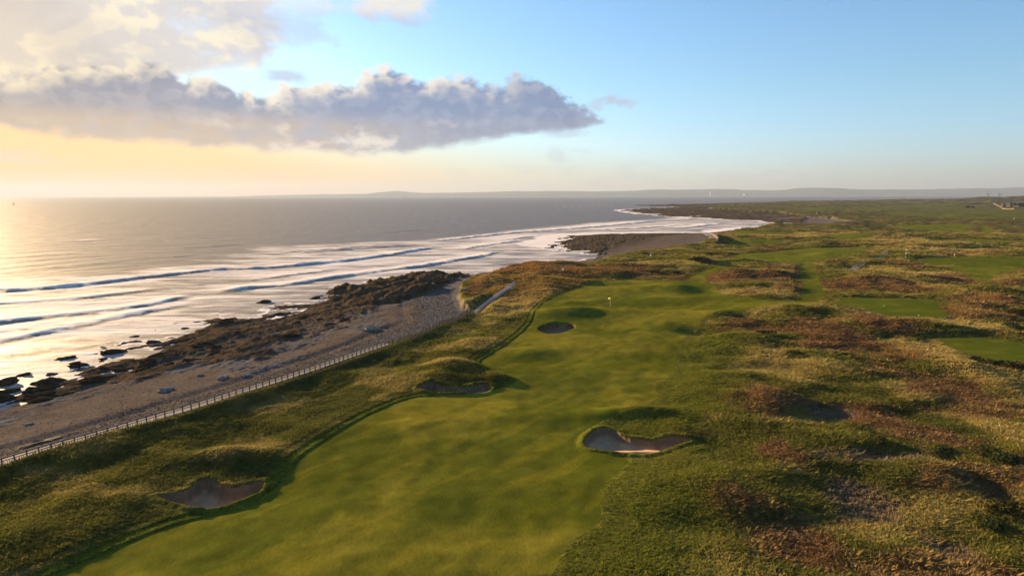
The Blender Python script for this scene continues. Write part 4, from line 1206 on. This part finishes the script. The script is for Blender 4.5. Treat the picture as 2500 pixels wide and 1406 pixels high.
x, y = P(2211, 631, 6.3); z = ground_z(x, y)[0]
mp = empty('marker_pole', (x, y, z)); tag(mp, 'tall pole banded white and dark beside the track', 'pole')
for k in range(6):
    bm = bmesh.new(); add_cone(bm, (0, 0, -.2 if k == 0 else k * .85), (0, 0, (k + 1) * .85), .10, .10, 10); mesh_obj('band', bm, M['white'] if k % 2 == 0 else M['wood'], mp)
for px, py, h, lb in [(2158, 747, .18, 'small white ball marker on the left of the rectangular tee lawn'), (2243, 771, .2, 'small white ball marker near the front edge of the rectangular tee lawn'), (2120, 556, .5, 'white ball marker by the far dune'), (2476, 536, .8, 'white ball marker on the far field at right'), (1783, 566, .5, 'white ball marker on the shore lawn by the far bay')]:
    x, y = P(px, py, 6.4); z = ground_z(x, y)[0]
    o = empty('tee_marker', (x, y, z)); tag(o, lb, 'marker', 'white ball markers')
    bm = bmesh.new(); bmesh.ops.create_icosphere(bm, subdivisions=2, radius=h * .55, matrix=Matrix.Translation((0, 0, h * .6))); mesh_obj('ball', bm, M['white'], o, True)
    bm = bmesh.new(); add_cone(bm, (0, 0, -.15), (0, 0, h * .25), h * .12, h * .1, 8); mesh_obj('spike', bm, M['dark'], o)
for px, py, lb in [(1375, 668, 'short white post with domed cap among the bracken by the fence'), (1589, 623, 'short white post at the top of the second beach')]:
    x, y = P(px, py, 6.6); z = ground_z(x, y)[0]
    o = empty('white_post', (x, y, z)); tag(o, lb, 'post', 'white posts by the shore')
    bm = bmesh.new(); add_cone(bm, (0, 0, -.3), (0, 0, .75), .3, .27, 10); mesh_obj('shaft', bm, M['white'], o)
    bm = bmesh.new(); bmesh.ops.create_icosphere(bm, subdivisions=2, radius=.34, matrix=Matrix.Translation((0, 0, .8)) @ Matrix.Diagonal((1, 1, .6, 1))); mesh_obj('cap', bm, M['white'], o, True)
x, y = P(1247, 708, 6.8); z = ground_z(x, y)[0]
o = empty('notice_board', (x, y, z), R(20)); tag(o, 'small pale notice board on two posts at the top of the ramp', 'sign')
for s in (-.5, .5):
    bm = bmesh.new(); add_box(bm, (s, 0, .8), (.09, .09, 2.0)); mesh_obj('post', bm, M['wood'], o)
bm = bmesh.new(); add_box(bm, (0, -.07, 1.3), (1.15, .04, .8)); mesh_obj('panel', bm, M['rail'], o)


# ------------------------------------------------------------------ golfers
def person(loc, rz, label, cols, lean=.0, arm=.3, stride=.16):
    J = [(0, 0, .93), (0, 0, 1.12), (lean * .5, 0, 1.36), (lean * .7, 0, 1.5), (lean, 0, 1.6), (lean * 1.05, 0, 1.74)]
    E = [(0, 1), (1, 2), (2, 3), (3, 4), (4, 5)]; RD = [.15, .14, .16, .07, .085, .07]
    def chain(start, pts, rads):
        p = start
        for q, rr in zip(pts, rads): J.append(q); RD.append(rr); E.append((p, len(J) - 1)); p = len(J) - 1
    for s, st in ((1, stride), (-1, -stride)):
        chain(0, [(.0, .1 * s, .88), (st * .6 + .03, .11 * s, .5), (st - .02, .11 * s, .09), (st + .14, .12 * s, .04)], [.1, .07, .05, .045])
        chain(2, [(lean * .5, .2 * s, 1.38), (lean * .5 + arm * .2, .25 * s, 1.1), (lean * .5 + arm, .2 * s, .93), (lean * .5 + arm + .07, .19 * s, .86)], [.06, .048, .036, .035])
    me = bpy.data.meshes.new('person'); me.from_pydata(J, E, []); me.update()
    o = bpy.data.objects.new('person', me); COL.objects.link(o)
    o.modifiers.new('skin', 'SKIN')
    for i, v in enumerate(me.skin_vertices[0].data): v.radius = (RD[i], RD[i]); v.use_root = (i == 0)
    sb = o.modifiers.new('sub', 'SUBSURF'); sb.levels = 1; sb.render_levels = 1
    dg = bpy.context.evaluated_depsgraph_get(); m2 = bpy.data.meshes.new_from_object(o.evaluated_get(dg))
    o.modifiers.clear(); o.data = m2; m2.materials.clear()
    for c_ in (cols[0], cols[1], 'skin', 'dark'): m2.materials.append(M[c_])
    for p in m2.polygons:
        z = p.center.z; p.use_smooth = True
        p.material_index = 3 if z < .1 or z > 1.72 else 1 if z < .93 and abs(p.center.y) < .165 else 2 if z > 1.5 or (z < .92) else 0
    o.location = loc; o.rotation_euler = (0, 0, rz)
    return tag(o, label, 'person')


def trolley(loc, rz, label):
    o = empty('golf_trolley', loc, rz); tag(o, label, 'golf trolley', 'golf trolleys beside the lawn')
    for s in (-.28, .28):
        bm = bmesh.new(); bmesh.ops.create_cone(bm, cap_ends=True, segments=14, radius1=.15, radius2=.15, depth=.05, matrix=Matrix.Translation((0, s, .15)) @ Matrix.Rotation(R(90), 4, 'X')); mesh_obj('wheel', bm, M['black'], o)
    bm = bmesh.new(); add_bar(bm, (.05, 0, .15), (-.5, 0, 1.05), .04, .04); add_bar(bm, (0, -.28, .15), (0, .28, .15), .03, .03); mesh_obj('frame', bm, M['rail'], o)
    bm = bmesh.new(); add_cone(bm, (.12, 0, .2), (-.32, 0, 1.0), .13, .16, 10); mesh_obj('golf_bag', bm, M['black'], o)
    for k in range(4):
        bm = bmesh.new(); add_cone(bm, (-.30 + .03 * k, -.07 + .05 * k, .95), (-.40 + .03 * k, -.08 + .055 * k, 1.2), .012, .03, 6); mesh_obj('club', bm, M['rail'], o)
    return o


def at(px, py, z=6.3):
    x, y = P(px, py, z); return (x, y, ground_z(x, y)[0])


person(at(2277, 627), R(200), 'golfer in dark clothes bending beside the trolleys', ('dark', 'navy'), .28, .35)
person(at(2283, 627), R(30), 'golfer in a navy top standing right of the trolleys', ('navy', 'grey'), .05, .2, .1)
trolley(at(2270, 627), R(10), 'golf trolley left of the bending golfer')
trolley(at(2287, 628), R(-40), 'golf trolley behind the navy-topped golfer')
person(at(2323, 624), R(190), 'golfer in dark clothes walking alone ahead of the pale one', ('dark', 'grey'), .06, .15, .22)
person(at(2331, 624), R(180), 'golfer in a pale top walking last along the lawn', ('pale', 'pale'), .04, .2, .2)
person(at(2497, 618), R(180), 'golfer in dark clothes at the right edge of the frame', ('dark', 'dark'), .05, .2, .15)


# ------------------------------------------------------------------ far buildings and craft
def house(px, py, z0, w_, d_, h_, rh, rz, label, chim=True, wins=True):
    x, y = P(px, py, z0); z = ground_z(x, y)[0]
    o = empty('stone_house', (x, y, z), rz); tag(o, label, 'house', 'stone farm buildings on the far fields')
    bm = bmesh.new(); add_box(bm, (0, 0, h_ / 2 - .5), (w_, d_, h_ + 1)); mesh_obj('wall', bm, M['stone'], o)
    bm = bmesh.new()
    a = [bm.verts.new(q) for q in ((-w_ / 2 - .3, -d_ / 2 - .3, h_ + .01), (w_ / 2 + .3, -d_ / 2 - .3, h_ + .01), (w_ / 2 + .3, d_ / 2 + .3, h_ + .01), (-w_ / 2 - .3, d_ / 2 + .3, h_ + .01), (-w_ / 2 - .3, 0, h_ + rh), (w_ / 2 + .3, 0, h_ + rh))]
    for q in ((0, 1, 5, 4), (2, 3, 4, 5), (0, 4, 3), (1, 2, 5), (0, 3, 2, 1)): bm.faces.new([a[k] for k in q])
    rf = mesh_obj('roof', bm, M['slate'], o)
    if chim:
        for s in (-1, 1):
            bm = bmesh.new(); add_box(bm, (s * w_ * .42, 0, h_ + rh + .6), (1.1, .9, 2.6)); mesh_obj('chimney', bm, M['stone'], rf)
    if wins:
        for lv in range(max(1, int(h_ // 3))):
            for k in range(max(2, int(w_ // 4))):
                bm = bmesh.new(); add_box(bm, (-w_ / 2 + (k + .5) * w_ / max(2, int(w_ // 4)), -d_ / 2 - .02, 1.6 + lv * 3), (1.1, .12, 1.5)); mesh_obj('window', bm, M['dark'], o)
    return o


house(2464, 505, 8, 9, 8, 9, 3.5, R(28), 'tall stone farmhouse with a sunlit gable on the far fields')
house(2448, 504, 8, 6, 6, 6, 2.5, R(28), 'low stone outbuilding left of the tall farmhouse', False)
house(2490, 503, 8, 16, 8, 6, 3.5, R(12), 'long stone barn right of the tall farmhouse', False)
house(1997, 522, 7, 4.5, 4, 3.0, .5, R(30), 'small square stone hut on the far shore grass', False, False)


def stone_wall(pts, h, label, mat='stone'):
    p = ring(pts, 8.0); z = gz(p); root = empty('field_wall', (*p[0], z[0])); tag(root, label, 'wall', 'stone field walls by the farm')
    o0 = Vector(root.location)
    for (a, b_, za, zb) in zip(p[:-1], p[1:], z[:-1], z[1:]):
        bm = bmesh.new(); add_bar(bm, Vector((*a, za + h / 2)) - o0, Vector((*b_, zb + h / 2)) - o0, .8, h + .6); mesh_obj('course', bm, M[mat], root)
    return root


stone_wall([(2425, 497), (2436, 501), (2447, 506)], 2.6, 'tan stone wall running down left of the farmhouse')
stone_wall([(2447, 508), (2462, 509.5), (2477, 510)], 2.2, 'pale stone wall in front of the farmhouse')
stone_wall([(2368, 498), (2400, 497), (2424, 496)], 2.0, 'long pale wall left of the farm')
x, y = P(1748, 580, 5.5)
stone_wall([(1733, 568), (1745, 574), (1754, 584), (1750, 593)], 2.6, 'tan stone sea wall beside the slipway')


def tree(px, py, z0, h, label, seed):
    x, y = P(px, py, z0); z = ground_z(x, y)[0]
    o = empty('tree', (x, y, z)); tag(o, label, 'tree', 'dark trees by the farm')
    me = bush_mesh(seed, 500); me.materials.append(LM[0]); c_ = link(bpy.data.objects.new('crown', me), o); c_.scale = (h * .75, h * .75, h * 1.0); c_.location = (0, 0, h * .15)
    bm = bmesh.new(); add_cone(bm, (0, 0, -.4), (0, 0, h * .5), h * .05, h * .02, 8); mesh_obj('trunk', bm, M['wood'], o)


for i, (px, py, h, lb) in enumerate([(2363, 509, 8, 'dark wind-bent tree at the end of the long field wall'), (2376, 509, 7, 'second dark tree along the long field wall'), (2480, 503, 10, 'dark tree just right of the tall farmhouse'), (2495, 505, 11, 'dark tree at the frame edge beside the barn'), (2438, 497, 7, 'dark tree behind the farm outbuilding')]):
    tree(px, py, 8, h, lb, 60 + i)


def far_at(px, Y):
    u = (px - 1250) / FPX; d_ = f0 + rt * u + up * ((703 - 475) / FPX); return d_.x * Y / d_.y


o = empty('white_tower', (far_at(1734, 15800), 15800, 10)); tag(o, 'slim white tower on the far shore', 'tower')
bm = bmesh.new(); add_cone(bm, (0, 0, -10), (0, 0, 78), 11, 8, 12); mesh_obj('shaft', bm, M['white'], o)
bm = bmesh.new(); add_cone(bm, (0, 0, 78), (0, 0, 84), 9.5, 6, 12); mesh_obj('cap', bm, M['white'], o)
o = empty('white_tank', (far_at(1817, 15800), 15800, 8)); tag(o, 'squat white tank on the far shore right of the tower', 'tank')
bm = bmesh.new(); add_cone(bm, (0, 0, 0), (0, 0, 34), 16, 16, 16); mesh_obj('drum', bm, M['white'], o)
bm = bmesh.new(); bmesh.ops.create_icosphere(bm, subdivisions=2, radius=16, matrix=Matrix.Translation((0, 0, 34)) @ Matrix.Diagonal((1, 1, .4, 1))); mesh_obj('dome', bm, M['white'], o, True)
for px, lb in ((2413, 'distant dock crane, the left of two'), (2441, 'distant dock crane, the right of two')):
    Y = 5200; o = empty('dock_crane', (far_at(px, Y), Y, 2)); tag(o, lb, 'crane', 'cranes on the far dock')
    for sx_ in (-6, 6):
        for sy_ in (-5, 5):
            bm = bmesh.new(); add_bar(bm, (sx_, sy_, -4), (sx_ * .6, sy_ * .6, 32), 1.3, 1.3); mesh_obj('leg', bm, M['slate'], o)
    bm = bmesh.new(); add_bar(bm, (-16, 0, 33), (22, 0, 34), 2, 2); mesh_obj('girder', bm, M['slate'], o)
    bm = bmesh.new(); add_bar(bm, (-4, 0, 33), (-10, 0, 56), 1.5, 1.5); mesh_obj('jib', bm, M['slate'], o)
x, y = P(33, 500, 0)
o = empty('sailing_boat', (x, y, 0)); tag(o, 'tiny sailing boat far out at the left horizon', 'boat')
bm = bmesh.new(); add_box(bm, (0, 0, .5), (9, 2.6, 1.6))
for v in bm.verts:
    if v.co.x > 0: v.co.y *= .15; v.co.x *= 1.1
    if v.co.z < .3: v.co.y *= .4; v.co.x *= .85
mesh_obj('hull', bm, M['dark'], o)
bm = bmesh.new(); add_cone(bm, (.6, 0, .8), (.6, 0, 13), .12, .06, 6); mesh_obj('mast', bm, M['wood'], o)
bm = bmesh.new(); vs = [bm.verts.new(q) for q in ((.4, 0, 1.8), (.4, 0, 12.5), (-3.8, .5, 2.0))]; bm.faces.new(vs); bmesh.ops.solidify(bm, geom=bm.faces[:], thickness=.05); mesh_obj('sail', bm, M['grey'], o)
o = empty('cargo_ship', (far_at(990, 14500), 14500, 0)); tag(o, 'faint cargo ship on the horizon in front of the hills', 'ship')
bm = bmesh.new(); add_box(bm, (0, 0, 6), (120, 18, 16))
for v in bm.verts:
    if abs(v.co.x) > 50 and v.co.z < 5: v.co.x *= .9
mesh_obj('hull', bm, M['slate'], o)
bm = bmesh.new(); add_box(bm, (40, 0, 22), (18, 14, 16)); mesh_obj('bridge_house', bm, M['pale'], o)
